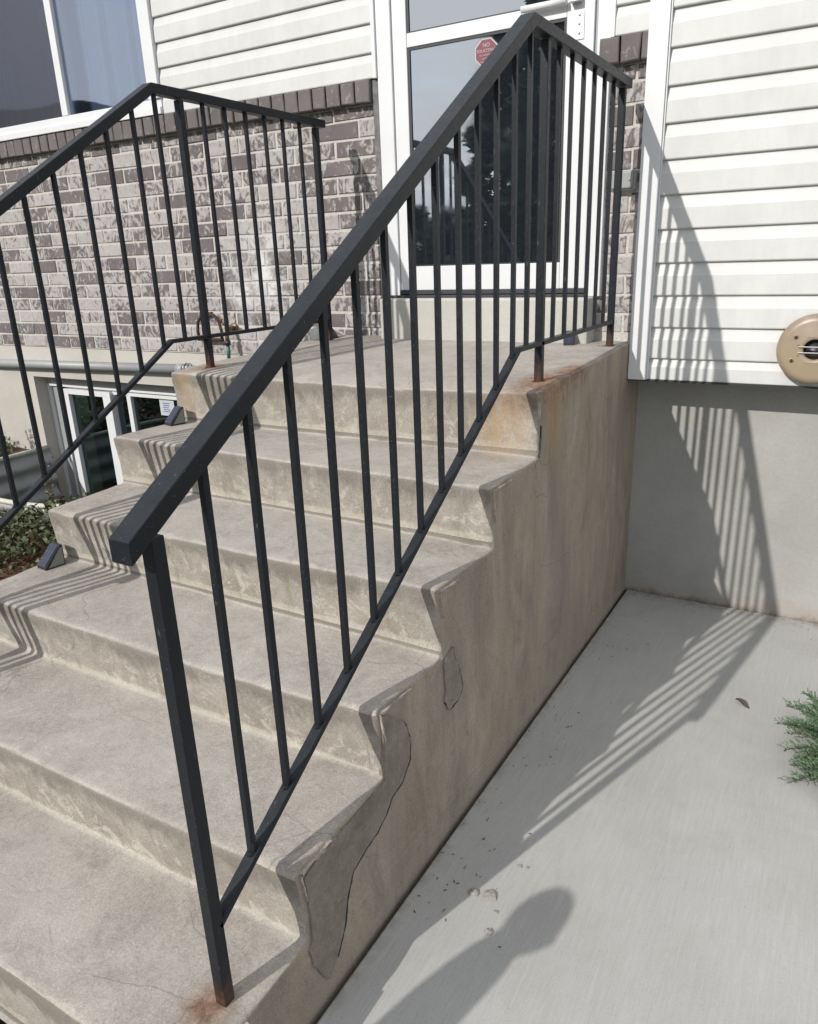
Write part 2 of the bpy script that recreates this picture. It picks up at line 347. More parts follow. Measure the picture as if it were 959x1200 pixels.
def tube_bm(bm, pts, r, seg=10, mi=0):
    pts = [Vector(p) for p in pts]; rings = []
    for i, p in enumerate(pts):
        d = (pts[min(i+1, len(pts)-1)]-pts[max(i-1, 0)]).normalized()
        a = d.orthogonal().normalized() if not rings else None
        if a is None:
            a = prev - d*prev.dot(d); a.normalize()
        prev = a; c = d.cross(a); rr = r[i] if isinstance(r, (list, tuple)) else r
        rings.append([bm.verts.new(p+(a*math.cos(t)+c*math.sin(t))*rr) for t in [2*math.pi*k/seg for k in range(seg)]])
    for A, B in zip(rings, rings[1:]):
        for k in range(seg):
            f = bm.faces.new([A[k], A[(k+1) % seg], B[(k+1) % seg], B[k]]); f.material_index = mi; f.smooth = True
    for q in (rings[0][::-1], rings[-1]):
        f = bm.faces.new(q); f.material_index = mi
def tube(name, pts, r, m, parent=None, seg=10, **t):
    off = world(parent); bm = bmesh.new(); tube_bm(bm, [Vector(p)-off for p in pts], r, seg)
    return tag(link(name, finish(bm, name), m, parent), **t)
def lathe(name, prof, m, parent=None, seg=40, axis='Y', loc=(0, 0, 0), **t):
    """prof: (radius, height) list; turned round the axis"""
    bm = bmesh.new(); rings = []
    for r, h in prof:
        ring = []
        for k in range(seg):
            a = 2*math.pi*k/seg; c, s = r*math.cos(a), r*math.sin(a)
            ring.append(bm.verts.new((c, -h, s) if axis == 'Y' else (c, s, h)))
        rings.append(ring)
    for A, B in zip(rings, rings[1:]):
        for k in range(seg):
            f = bm.faces.new([A[k], A[(k+1) % seg], B[(k+1) % seg], B[k]]); f.smooth = True
    for q in (rings[0], rings[-1]):
        try: bm.faces.new(q)
        except Exception: pass
    o = link(name, finish(bm, name), m, parent, Vector(loc)-world(parent)); return tag(o, **t)

# ------------------------------------------------------------------ setting: ground, walkway, hills
def gz(y): return -1.170-.0353*y            # walkway falls a little towards the house
gd = pmesh('ground', [(x, y, -1.34) for x, y in ((-900, -900), (900, -900), (900, 900), (-900, 900))], [(0, 1, 2, 3)])
tag(link('ground', gd, simple('dry_lawn', (.10, .11, .05), .95, .2, nscale=3, namt=.4)), kind='structure')
bm = bmesh.new()
def slab(bm, x0, x1, y0, y1):
    vs = []
    for (x, y) in ((x0, y0), (x1, y0), (x1, y1), (x0, y1)): vs.append(bm.verts.new((x, y, gz(y))))
    lo = [bm.verts.new((v.co.x, v.co.y, v.co.z-.1)) for v in vs]
    bm.faces.new(vs); bm.faces.new(lo[::-1])
    for i in range(4): j = (i+1) % 4; bm.faces.new([vs[i], lo[i], lo[j], vs[j]])
    es = [e for e in bm.edges if e.verts[0] in vs and e.verts[1] in vs]
    bmesh.ops.bevel(bm, geom=es, offset=.005, segments=2, affect='EDGES', profile=.5)
slab(bm, .015, 2.6, -1.62, 1.335)
slab(bm, -3.2, 2.6, -9.0, -1.632)
tag(link('walkway', finish(bm, 'walkway'), M_SLAB), kind='structure')
tag(box('expansion_joint', .0, .018, -1.62, 1.34, -1.34, -1.226, M_GAP, None, 0), kind='structure')

# hills far behind the camera, seen in the panes
vs, fs = [], []
def ridge(a):   # a: angle from -Y towards -X, degrees
    return 2.4+7.4/(1+math.exp(-(a-38)/4.0))+.6*math.sin(a*.19)+.5*math.sin(a*.37+1)+.22*math.sin(a*.9)
A = list(range(-80, 121, 1))
for a in A:
    d = 700; t = rad(a); h = d*math.tan(rad(max(ridge(a), 1.0)))
    for k, (rr, hh) in enumerate(((.86, -2), (.93, h*.45+6*math.sin(a*.9)), (1.0, h), (1.1, -2))):
        vs.append((-math.sin(t)*d*rr, -math.cos(t)*d*rr, hh))
for i in range(len(A)-1):
    for k in range(3): b0 = i*4+k; fs.append((b0, b0+4, b0+5, b0+1))
tag(link('hills', pmesh('hills', vs, fs), simple('far_hills', (.05, .06, .06), .95, .1, nscale=.02, namt=.3)), kind='structure')

def leaf_quad(vs, fs, c, d, u, l, w):
    i = len(vs); s = d.cross(u).normalized()*w
    vs += [c-s*.15, c+d*l*.5-s, c+d*l, c+d*l*.5+s]; fs.append((i, i+1, i+2, i+3))
def rv(r=R):
    while 1:
        v = Vector((r.uniform(-1, 1), r.uniform(-1, 1), r.uniform(-1, 1)))
        if .05 < v.length < 1: return v.normalized()
def tree(x, y, h, w, label):
    t = empty('evergreen_tree', (x, y, -1.34), label=label, cat='tree', group='evergreen trees behind the viewpoint seen in the door glass')
    tube('trunk', [(x, y, -1.34), (x+.05, y, -1.34+h*.5), (x, y, -1.34+h*.97)], [.13, .08, .015], M_STEM, t)
    vs, fs = [], []
    for i in range(5200):
        k = R.random()**.8; zz = .4+k*(h-.4); rr = w*(1-k)**.75*(.75+.25*math.sin(k*40))
        a = R.uniform(0, 2*math.pi); q = rr*R.uniform(.45, 1.02)
        d = Vector((math.cos(a), math.sin(a), R.uniform(-.45, .15))).normalized(); c = Vector((math.cos(a)*q, math.sin(a)*q, zz))
        leaf_quad(vs, fs, c, d, rv(), R.uniform(.22, .42), R.uniform(.05, .11))
    link('crown', pmesh('crown', vs, fs), leaf_mat('evergreen_leaf', (.02, .04, .02), (.05, .075, .035)), t)
tree(-6.05, -11.6, 5.9, 1.35, 'left one of the tall dark evergreens reflected in the door glass')
tree(-4.95, -11.3, 6.6, 1.5, 'tallest dark evergreen reflected at the right of the door glass')
tree(-5.6, -14.6, 6.2, 1.7, 'evergreen reflected behind the two nearer ones in the door glass')
tree(-7.6, -12.5, 2.7, 1.6, 'low bushy evergreen reflected at the left of the door glass')
tree(-9.4, -13.6, 2.9, 1.7, 'low evergreen farthest left in the reflection of the door glass')

# ------------------------------------------------------------------ concrete steps
SW = -1.576
xs_k = [SW, -1.0, -.55, -.22, 0.0]
NY = [[.011, .014, .016, .020, .023], [-.316, -.32, -.324, -.328, -.332], [-.638, -.643, -.65, -.657, -.666], [-.960, -.961, -.962, -.963, -.965], [-1.283]*5, [-1.603]*5]
NZ = [[-.004, -.008, -.011, -.008, 0], [-.198, -.203, -.207, -.208, -.208], [-.391, -.393, -.391, -.385, -.374], [-.573, -.578, -.581, -.570, -.549], [-.745, -.749, -.751, -.745, -.727], [-.912, -.918, -.925, -.922, -.912]]
BZ = [[-.206, -.207, -.208, -.210, -.213], [-.386, -.389, -.390, -.393, -.396], [-.574, -.576, -.578, -.576, -.574], [-.743, -.744, -.746, -.742, -.735], [-.925, -.926, -.926, -.924, -.920], [-1.14]*5]
def interp(row, x):
    for i in range(len(xs_k)-1):
        if x <= xs_k[i+1] or i == len(xs_k)-2:
            t = (x-xs_k[i])/(xs_k[i+1]-xs_k[i]); t = t*t*(3-2*t); return row[i]*(1-t)+row[i+1]*t
def profile(x):
    """back of landing to the lowest riser: list of (y, z, hard) points with rounded nosings and coved inner corners"""
    P = [(1.36, .022), ]
    for s in (1.0, .7, .4, .2, .1): P.append((s, .020*s))
    U = .020
    for k in range(6):
        ny, nzz, bz = interp(NY[k], x), interp(NZ[k], x), interp(BZ[k], x); r = .014
        for t in range(5):
            a = math.pi/2*t/4; P.append((ny+r-r*math.sin(a), nzz-r+r*math.cos(a)))
        for t in (.15, .3, .45, .6, .75, .88): P.append((ny+U*t, nzz-r+(bz+.012-nzz+r)*t))
        ry = ny+U; c = .010
        P += [(ry-.001, bz+c), (ry-.004, bz+.003), (ry-c-.002, bz)]
        if k < 5:
            y2, z2 = interp(NY[k+1], x)+.014, interp(NZ[k+1], x)
            for t in (.12, .25, .4, .55, .7, .85, .95): P.append((ry-c+(y2-ry+c)*t, bz+(z2-bz)*t))
    return P
cols = [SW, SW+.006, SW+.018] + [SW+.018+i*(-.020-SW-.018)/90 for i in range(1, 90)] + [-.020, -.008, -.0025, 0.0]
bm = bmesh.new(); grid = []
for ci, x in enumerate(cols):
    P = profile(x); row = []
    dist = min(abs(x), abs(x-SW))
    sh = 0 if dist > .0175 else (.0012 if dist > .007 else (.0035 if dist > .002 else .009))
    for i, (y, z) in enumerate(P):
        a = P[max(i-1, 0)]; b2 = P[min(i+1, len(P)-1)]; t = Vector((b2[0]-a[0], b2[1]-a[1])); t.normalize(); n = Vector((t.y, -t.x))   # outward normal (up / -y)
        if n.y < 0 and abs(n.y) > .5: n = -n
        q = Vector((x*3, y*3, z*3)); w = noise.noise(q*2.0)*.0028+noise.noise(q*9.0)*.0012
        e = noise.noise(Vector((x*8, y*22, z*22))); e2 = noise.noise(Vector((7, y*55, z*55)))
        if dist < .02: w -= sh*(1.0+1.6*max(e, -.2)+1.1*max(e2, 0))
        if abs(n.x) > .25 and abs(n.y) > .25 and i > 5:
            w -= .0075*max(0, noise.noise(Vector((x*17, round(y*3.1)*5.5, z*12)))-.22)*2.2
        wx = noise.noise(Vector((y*14, z*14, 3.3)))*.003 if dist < .02 and abs(x) < .02 else 0
        row.append(bm.verts.new((x+wx-(.0 if abs(x) > .001 else 0), y+n.x*w, z+n.y*w)))
    grid.append(row)
for a, b2 in zip(grid, grid[1:]):
    for i in range(len(a)-1): f = bm.faces.new([a[i], a[i+1], b2[i+1], b2[i]]); f.smooth = True
# side faces, as strips down to the ground with waves in the plaster
for row, x in ((grid[-1], 0.0), (grid[0], SW)):
    x0_ = row[0].co.x; e_ = [bm.verts.new((x, row[-1].co.y, -1.34)), bm.verts.new((x, row[0].co.y, -1.34))]
    f = bm.faces.new(list(row)+e_); f.smooth = False; f.normal_update(); bmesh.ops.triangulate(bm, faces=[f], ngon_method='EAR_CLIP')
me = bpy.data.meshes.new('concrete_steps'); bmesh.ops.remove_doubles(bm, verts=bm.verts, dist=1e-6); bmesh.ops.recalc_face_normals(bm, faces=bm.faces); bm.to_mesh(me); bm.free()
steps = empty('concrete_steps', (-.8, 0, -1.2), label='worn tan concrete front steps with chipped edges and rust stains below the door', cat='steps')
body = link('step_body', me, M_STEP, steps); body.location = -world(steps)

def plate(name, outline, thick, m, parent, x=0.0, jag=.004, seg=3, **t):
    """thin irregular raised coat on the plane x = const; outline in (y, z)"""
    pts = []
    n = len(outline)
    for i in range(n):
        a, b2 = Vector(outline[i]), Vector(outline[(i+1) % n])
        for k in range(seg): 
            q = a.lerp(b2, k/seg); j = noise.noise(Vector((q.x*40, q.y*40, x)))*jag; pts.append((q.x+j, q.y+j*.7))
    off = world(parent); bm = bmesh.new()
    top = [bm.verts.new((x+thick-off.x, p[0]-off.y, p[1]-off.z)) for p in pts]; lo = [bm.verts.new((x-.012-off.x, p[0]-off.y, p[1]-off.z)) for p in pts]
    f = bm.faces.new(top); f.normal_update()
    for i in range(len(pts)): j = (i+1) % len(pts); bm.faces.new([top[i], lo[i], lo[j], top[j]])
    bmesh.ops.triangulate(bm, faces=[f])
    return tag(link(name, finish(bm, name), m, parent), **t)
oa = [(-.946, -.570), (-.925, -.580), (-.852, -.640), (-.827, -.708), (-.836, -.763), (-.872, -.8), (-.925, -.809), (-.955, -.838), (-.995, -.856), (-1.04, -.862), (-1.098, -.88), (-1.126, -.927), (-1.144, -.996), (-1.179, -1.05), (-1.21, -1.085), (-1.235, -1.04), (-1.258, -.99), (-1.266, -.945),
      (-1.252, -.927), (-1.252, -.86), (-1.256, -.79), (-1.258, -.756), (-1.214, -.745), (-1.123, -.745), (-1.022, -.745), (-.950, -.745), (-.946, -.70), (-.946, -.64)]
ob = [(-.642, -.60), (-.632, -.586), (-.589, -.571), (-.58, -.609), (-.551, -.662), (-.531, -.724), (-.559, -.749), (-.616, -.75), (-.644, -.709), (-.632, -.68), (-.64, -.63)]
for k, o_ in enumerate((oa, ob)):
    plate('mortar_patch', o_, .0055, M_PATCH, steps, jag=.0035, seg=4, label=('large grey mortar coat peeling beside the lower steps', 'small grey mortar patch peeling at the fourth step')[k])
def crack(pts, w=.0018):
    """thin ribbon following the points"""
    P = []
    for i in range(len(pts)-1):
        for k in range(5):
            q = Vector(pts[i]).lerp(Vector(pts[i+1]), k/5); P.append(q+Vector((noise.noise(Vector((q.x*50, q.y*50, 0))), noise.noise(Vector((q.x*50, q.y*50, 9)))))*.004)
    P.append(Vector(pts[-1])); off = world(steps); vs, fs = [], []
    for i, q in enumerate(P):
        d = (P[min(i+1, len(P)-1)]-P[max(i-1, 0)]).normalized(); n = Vector((-d.y, d.x))*w*(.4+.8*R.random())*(1 if 0 < i < len(P)-1 else .1)
        for r2 in (q+n, q-n): vs += [(.0052-off.x, r2.x-off.y, r2.y-off.z), (-.01-off.x, r2.x-off.y, r2.y-off.z)]
    for i in range(len(P)-1):
        a = i*4; fs += [(a, a+2, a+6, a+4), (a, a+4, a+5, a+1), (a+2, a+3, a+7, a+6)]
    link('crack_line', pmesh('crack_line', vs, fs), M_GAP, steps)
crack([(.052, -.11), (.056, -.15), (.051, -.19), (.047, -.215)], .0011); 

crack([(q[0]+.004, q[1]-.003) for q in oa[2:6]], .0012); crack([(q[0]+.004, q[1]-.004) for q in oa[5:14]], .0010); crack([(q[0]+.003, q[1]-.003) for q in ob[2:9]], .0011)
# broken rim of plaster along the outer edges of the treads (catches the light)
def rim(y0, z0, y1, z1, h):
    n = 22; up, dn = [], []
    for i in range(n+1):
        t = i/n; y = y0+(y1-y0)*t; z = z0+(z1-z0)*t; k = noise.noise(Vector((y*60, z*60, 5)))
        nx, nz = -(z1-z0), (y1-y0); l = math.hypot(nx, nz); nx, nz = nx/l, nz/l
        up.append((y, z)); dn.append((y+nx*h*(.55+k), z+nz*h*(.55+k)))
    plate('plaster_edge', up+dn[::-1], .0065, M_CRUMB2, steps, jag=0, seg=1)
M_CRUMB2 = simple('flaked_plaster', (.33, .295, .245), .95, .2, nscale=55, namt=.45, bump=.004)
for k in range(1, 6):
    y, z = NY[k][4], NZ[k][4]; y2 = NY[k-1][4]+.018; z2 = BZ[k-1][4]
    rim(y+.014, z-.010, y+.12+.03*(k % 2), z+(z2-z)*.45-.009, -.008)
    if k < 5: rim(y+.026, z-.09-.02*(k % 2), y+.012, z-.012, -.006)
rim(.034, -.09, .034, -.014, -.007)

# ------------------------------------------------------------------ railings
def railing(x, dy, label, extra):
    """iron stair railing: apex of the rail at y = .063+dy"""
    YP = -1.443+dy; Y0 = .063+dy; YE = 1.042+dy
    root = empty('stair_railing', (x, YP, -.925), label=label, cat='railing', group='black iron railings on the steps')
    us = lambda y: .945+.630*(y-dy) if y < Y0 else .9865     # underside of the hand rail
    bt = lambda y: .137+.600*(y-dy) if y < dy else .137-.011*(y-dy)   # top of the bottom rail
    T = .032; off = world(root)
    def strip(name, pts, w, h, parent, top):
        """bent flat bar; pts are (y, z) on its top (top=True) or underside"""
        nrm = []
        for i, p in enumerate(pts):
            a = Vector(pts[max(i-1, 0)]); c = Vector(pts[min(i+1, len(pts)-1)]); q = Vector(p)
            d1 = (q-a).normalized() if i else (c-q).normalized(); d2 = (c-q).normalized() if i < len(pts)-1 else d1
            n1 = Vector((-d1.y, d1.x)); n2 = Vector((-d2.y, d2.x)); m = (n1+n2).normalized(); nrm.append(m/max(m.dot(n1), .3))
        bm = bmesh.new(); rings = []
        for p, n in zip(pts, nrm):
            lo = Vector(p) if not top else Vector(p)-n*h; hi = Vector(p)+n*h if not top else Vector(p)
            if not top and p is pts[0]: hi = Vector(p)+Vector((0, h/max(n.y, .5)))
            rings.append([bm.verts.new((x+sx*w/2-off.x, q.x-off.y, q.y-off.z)) for sx, q in ((-1, lo), (1, lo), (1, hi), (-1, hi))])
        for A, B in zip(rings, rings[1:]):
            for k in range(4): bm.faces.new([A[k], A[(k+1) % 4], B[(k+1) % 4], B[k]])
        bm.faces.new(rings[0][::-1]); bm.faces.new(rings[-1])
        bmesh.ops.bevel(bm, geom=[e for e in bm.edges], offset=.0022, segments=2, affect='EDGES', profile=.5)
        return link(name, finish(bm, name), M_IRON, parent)
    yl = -1.484+dy
    strip('handrail', [(-1.502+dy, us(-1.502+dy)+.009), (Y0, .9865), (YE+.055, .9865)], .044, T, root, False)
    strip('bottom_rail', [(YP, bt(YP)), (dy, .137), (YE+.012, bt(YE+.012))], .0254, .0145, root, True)
    posts = [(YP, -.925), (.196+dy, 0.0), (YE, .016)]
    for y, z0 in posts:
        zt = us(y)
        bm = bmesh.new(); box_bm(bm, -.0127, .0127, -.0127, .0127, 0, zt-z0, .0018)
        p = link('post', finish(bm, 'post'), M_IRONR, root, Vector((x, y, z0-.004))-off)
        bm = bmesh.new(); rg = []
        for k in range(18):
            a = 2*math.pi*k/18; rr = .021+.006*noise.noise(Vector((math.cos(a)*2, math.sin(a)*2, y)))
            rg.append([bm.verts.new((math.cos(a)*rr*q, math.sin(a)*rr*q, hh)) for q, hh in ((1.25, .003), (1.0, .009+.004*noise.noise(Vector((a*3, y, 0)))), (.6, .010))])
        for k in range(18):
            A, B = rg[k], rg[(k+1) % 18]
            for j in range(2): bm.faces.new([A[j], B[j], B[j+1], A[j+1]])
        link('post_grout', finish(bm, 'post_grout'), M_RUST, p)
    ys = [YP+.1169*i for i in range(1, 12)]+[-.0351+dy, .0765+dy]+[.196+dy+.1209*i for i in range(1, 7)]
    for y in ys:
        lo = bt(y)-.002; hi = us(y)+.002; n = 9; bm = bmesh.new(); rings = []
        tw = R.uniform(-.10, .10); b1 = R.uniform(-.0012, .0012); b2 = R.uniform(-.0012, .0012)
        for i in range(n+1):
            t = i/n; z = lo+(hi-lo)*t; a = math.pi/4+tw*math.sin(t*5+y); ww = math.sin(t*math.pi)
            rings.append([bm.verts.new((x+b1*ww+.0090*math.cos(a+k*math.pi/2)-off.x, y+b2*ww+.0090*math.sin(a+k*math.pi/2)-off.y, z-off.z)) for k in range(4)])
        for A, B in zip(rings, rings[1:]):
            for k in range(4): bm.faces.new([A[k], A[(k+1) % 4], B[(k+1) % 4], B[k]])
        # small weld fillet
        br = bmesh.ops.create_icosphere(bm, subdivisions=1, radius=.0115, matrix=Matrix.Translation(Vector((x, y, bt(y)-.003))-off) @ Matrix.Diagonal((1, 1.2, .55, 1)))
        link('baluster', finish(bm, 'baluster'), M_IRON, root)
    return root
railing(-.060, 0.0, 'black iron railing along the chipped right side of the steps, nearest the viewer', 0)
railing(-1.46, -.064, 'black iron railing on the far left side of the steps beside the brick wall', 0)

# ------------------------------------------------------------------ the house
house = empty('house', (-1.5, 1.3, -1.2), label='house front with tumbled brick, white vinyl siding, glazed front door and grey foundation', cat='house')
YB = 1.196                                    # face of the brickwork
# foundations (right one is set back under the overhang)
def wall_grid(name, x0, x1, z0, z1, y, m, parent, t=.25, holes=()):
    off = world(parent); bm = bmesh.new()
    xs = sorted({x0, x1, *[h[0] for h in holes], *[h[1] for h in holes]}); zs = sorted({z0, z1, *[h[2] for h in holes], *[h[3] for h in holes]})
    for i in range(len(xs)-1):
        for j in range(len(zs)-1):
            cx, cz = (xs[i]+xs[i+1])/2, (zs[j]+zs[j+1])/2
            if any(h[0] < cx < h[1] and h[2] < cz < h[3] for h in holes): continue
            vs = [bm.verts.new((a-off.x, y-off.y, c-off.z)) for a, c in ((xs[i], zs[j]), (xs[i+1], zs[j]), (xs[i+1], zs[j+1]), (xs[i], zs[j+1]))]
            f = bm.faces.new(vs)
    bmesh.ops.remove_doubles(bm, verts=bm.verts, dist=1e-5)
    ext = bmesh.ops.extrude_face_region(bm, geom=list(bm.faces)); 
    for v in [g for g in ext['geom'] if isinstance(g, bmesh.types.BMVert)]: v.co.y += t
    return link(name, finish(bm, name), m, parent)
wall_grid('foundation_wall', 0.0, 2.6, -1.35, -.139, 1.345, M_FOUND, house, .2)
BW = (-4.285, -2.62, -1.52, -.325)              # basement window opening
wall_grid('foundation_wall', -8.0, -1.50, -2.2, -.112, YB+.006, M_FOUND_L, house, .3, holes=[BW])['label'] = 'cream painted foundation with a basement window opening'
box('soffit', -.0, 2.6, 1.137, 1.36, -.137, -.129, M_GAP, house, 0)
# brickwork
BC = .0813; BL = .254; ZB = -.108
mort = box('brick_wall', -8.0, -1.238, YB+.005, YB+.09, ZB, 1.185, M_MORTAR, house, 0, label='tumbled grey and white brick wall left of the door')
mort2 = box('brick_wall', -.195, .02, YB+.005, YB+.09, .0, 1.185, M_MORTAR, house, 0, label='narrow brick strip between the door and the corner trim')
bmesh_cache = {}
def brick(x0, x1, z0, z1, m, parent, y0=YB, dep=.03, key=None):
    w, h = x1-x0, z1-z0; key = (round(w, 3), round(h, 3), R.randint(0, 5), m.name)
    if key not in bmesh_cache:
        bm = bmesh.new(); box_bm(bm, -w/2, w/2, 0, dep, -h/2, h/2)
        for v in bm.verts:
            if v.co.y < .01: v.co += Vector((R.uniform(-.003, .003), R.uniform(-.003, .002), R.uniform(-.0025, .0025)))
        bmesh.ops.bevel(bm, geom=[e for e in bm.edges if all(v.co.y < .01 for v in e.verts)], offset=.004, segments=1, affect='EDGES')
        me = finish(bm, 'brick'); me.materials.append(m); bmesh_cache[key] = me
    o = bpy.data.objects.new('brick', bmesh_cache[key]); COL.objects.link(o); o.parent = parent
    o.location = Vector(((x0+x1)/2, y0+R.uniform(-.0015, .002), (z0+z1)/2))-world(parent)
    return o
J = .010
for row in range(15):
    z1 = ZB+BC*(row+1)-J/2; z0 = z1-BC+J
    if row == 14: z1 = min(z1, 1.085)
    xe = -1.262; off0 = -1.507 if row % 2 == 0 else -1.362
    x1 = xe; x0 = off0
    while x1 > -4.75:
        if x1-x0 > .03: brick(x0+J/2, x1-(J/2 if x1 != xe else 0), z0, z1, M_BRICK, mort)
        x1 = x0; x0 -= BL
    if z0 > 0:
        q = -.115 if row % 2 else -.05
        for a, c in ((-.19, q), (q, .02)): brick(a+J/2, c-J/2, z0, z1, M_BRICK, mort2)
x = -1.262
while x > -4.8:
    brick(x-.0795, x-.004, 1.092, 1.183, M_SOLD, mort, y0=YB-.045, dep=.08); x -= .0835
for a in (-.19, -.107, -.024): brick(a, a+.076 if a < -.05 else .02, 1.092, 1.183, M_SOLD, mort2, y0=YB-.045, dep=.08)
box('end_caulk', -1.260, -1.228, YB-.022, YB+.05, .21, 1.182, simple('dark_caulk', (.14, .14, .145), .8, nscale=30, namt=.45, bump=.004), house, .002, label='dark smeared mortar at the brick end beside the door')
box('wall_backing', -8, 2.6, YB+.30, YB+.5, -.1, 2.6, M_GAP, house, 0)

# siding boards: dutch-lap section, one board = one part
def board(x0, x1, z0, h, y, parent, seg=14):
    prof = [(.004, -.002), (-.0015, .0005), (-.0030, .004), (-.0015, h*.60), (.0005, h*.64), (.0095, h*.93), (.0100, h+.004)]
    off = world(parent); vs, fs = [], []; n = max(2, int((x1-x0)/.12)); m_ = len(prof)
    for i in range(n+1):
        xx = x0+(x1-x0)*i/n
        for k, (a, c) in enumerate(prof):
            w = noise.noise(Vector((xx*1.7, z0*5, k*.05)))*.0012
            vs.append((xx-off.x, y+a+w*(1 if k < 5 else 0)-off.y, z0+c-off.z))
        for k, (a, c) in enumerate(prof[::-1]): vs.append((xx-off.x, y+a+.0025-off.y, z0+c-off.z))
    t = 2*m_
    for i in range(n):
        for k in range(t): a = i*t+k; b2 = i*t+(k+1) % t; fs.append((a, b2, b2+t, a+t))
    return link('siding_board', pmesh('siding_board', vs, fs), M_SIDE, parent)
sr = box('siding_wall', .03, 2.6, 1.160, 1.345, -.129, 2.5, M_GAP, house, 0, label='white vinyl siding right of the corner trim')
sp = .1283; z = -.0395-sp
while z < 2.3:
    zz = max(z, -.131); board(.074, 2.6, zz, sp-(zz-z), 1.148, sr); z += sp
box('starter_strip', .074, 2.6, 1.140, 1.152, -.137, -.1315, M_WHITE, sr, .001)
sl = wall_grid('siding_wall', -8, -1.232, 1.186, 2.5, YB-.02, M_GAP, house, .2, holes=[(-4.86, -2.62, 1.19, 2.49)]); sl['label'] = 'white vinyl siding above the brick left of the door'
z = 1.187; hs = [.104, .1175]
k = 0
def lboards(x0, x1):
    z = 1.187; k = 0
    while z < 2.35:
        h = .103 if k == 0 else .1175
        board(x0, x1, z, h, YB-.031, sl); z += h; k += 1
lboards(-2.600, -1.234); lboards(-6.5, -4.9)
s3 = box('siding_wall', -.15, .02, YB-.02, YB+.2, 1.186, 2.5, M_GAP, house, 0, label='short white siding pieces above the brick strip right of the door')
z = 1.187
for k in range(9):
    h = .103 if k == 0 else .1175; board(-.135, .02, z, h, YB-.031, s3); z += h
tr = box('corner_trim', .002, .078, 1.128, 1.150, -.131, 2.5, M_WHITE, house, .002, label='white corner trim ending just above the foundation')
box('trim_return', .002, .010, 1.1505, YB+.03, -.131, 2.5, M_WHITE, tr, .001)
box('j_channel', .0785, .084, 1.137, 1.150, -.131, 2.5, M_WHITE, tr, .001)
# threshold step under the door
thr = link('threshold', None, None) if 0 else None
bm = bmesh.new(); off = world(house)
box_bm(bm, -1.222-off.x, -.172-off.x, 1.085-off.y, 1.36-off.y, -.05-off.z, .212-off.z, .010)
link('threshold', finish(bm, 'threshold'), M_THR, house)

# front door ------------------------------------------------------------
YD = 1.190
door = box('front_door', -1.19, -.215, YD+.075, YD+.11, .24, 2.3, simple('inner_door_shade', (.035, .038, .045), .6), house, 0, label='white framed storm door with two tinted panes')
fr = box('door_frame', -1.226, -1.150, YD-.022, YD+.07, .213, 2.4, M_WHITE, door, .003)
box('door_frame', -1.246, -1.2265, YD-.034, YD-.010, 1.184, 2.4, M_WHITE, door, .002)
box('door_frame', -.205, -.150, YD-.022, YD+.07, .213, 2.4, M_WHITE, door, .003)
box('door_frame', -.1495, -.134, YD-.034, YD-.010, 1.184, 2.4, M_WHITE, door, .002)
box('door_stile', -1.146, -1.074, YD-.012, YD+.022, .247, 2.4, M_WHITE, door, .003)
box('door_stile', -.335, -.222, YD-.012, YD+.022, .247, 2.4, M_WHITE, door, .003)
box('door_frame', -.2215, -.2055, YD+.002, YD+.05, .247, 2.4, simple('grey_gasket', (.33, .34, .37), .6), door, 0)
box('bottom_rail', -1.073, -.336, YD-.010, YD+.020, .247, .357, M_WHITE, door, .002)
box('middle_rail', -1.073, -.336, YD-.010, YD+.020, 1.286, 1.341, M_WHITE, door, .002)
for (z0, z1) in ((.357, 1.286), (1.341, 2.2)):
    g_ = box('gasket', -1.0725, -1.062, YD-.006, YD+.012, z0+.0005, z1-.0005, M_RUBBER, door, 0)
    box('gasket', -.3465, -.3365, YD-.006, YD+.012, z0+.0005, z1-.0005, M_RUBBER, door, 0)
    box('gasket', -1.0615, -.347, YD-.006, YD+.012, z1-.011, z1-.0005, M_RUBBER, door, 0)
    box('gasket', -1.0615, -.347, YD-.006, YD+.012, z0+.0005, z0+.006, M_RUBBER, door, 0)
    box('door_pane', -1.061, -.3475, YD, YD+.006, z0+.0065, z1-.0115, M_DGLASS, door, 0)
box('sill_plate', -1.2, -.21, YD-.05, YD+.03, .2135, .224, M_RUBBER, door, .001)
box('door_sweep', -1.185, -.215, YD-.02, YD+.01, .2275, .2465, M_RUBBER, door, .001)
h_ = box('hinge', -.302, -.262, YD-.016, YD-.0125, 1.20, 1.30, simple('satin_plate', (.55, .56, .59), .35, .5, .6), door, .001)
for zc in (1.222, 1.255, 1.285): lathe('screw', [(.0045, 0), (.0045, .003), (.002, .0038)], M_SCREW, h_, 12, loc=(-.282, YD-.0162, zc))
tube('door_closer', [(-.52, YD-.035, 1.335), (-.33, YD-.035, 1.335)], .013, M_WHITE, door, 14)
box('closer_bracket', -.315, -.272, YD-.045, YD-.0125, 1.325, 1.365, M_SCREW, door, .003)
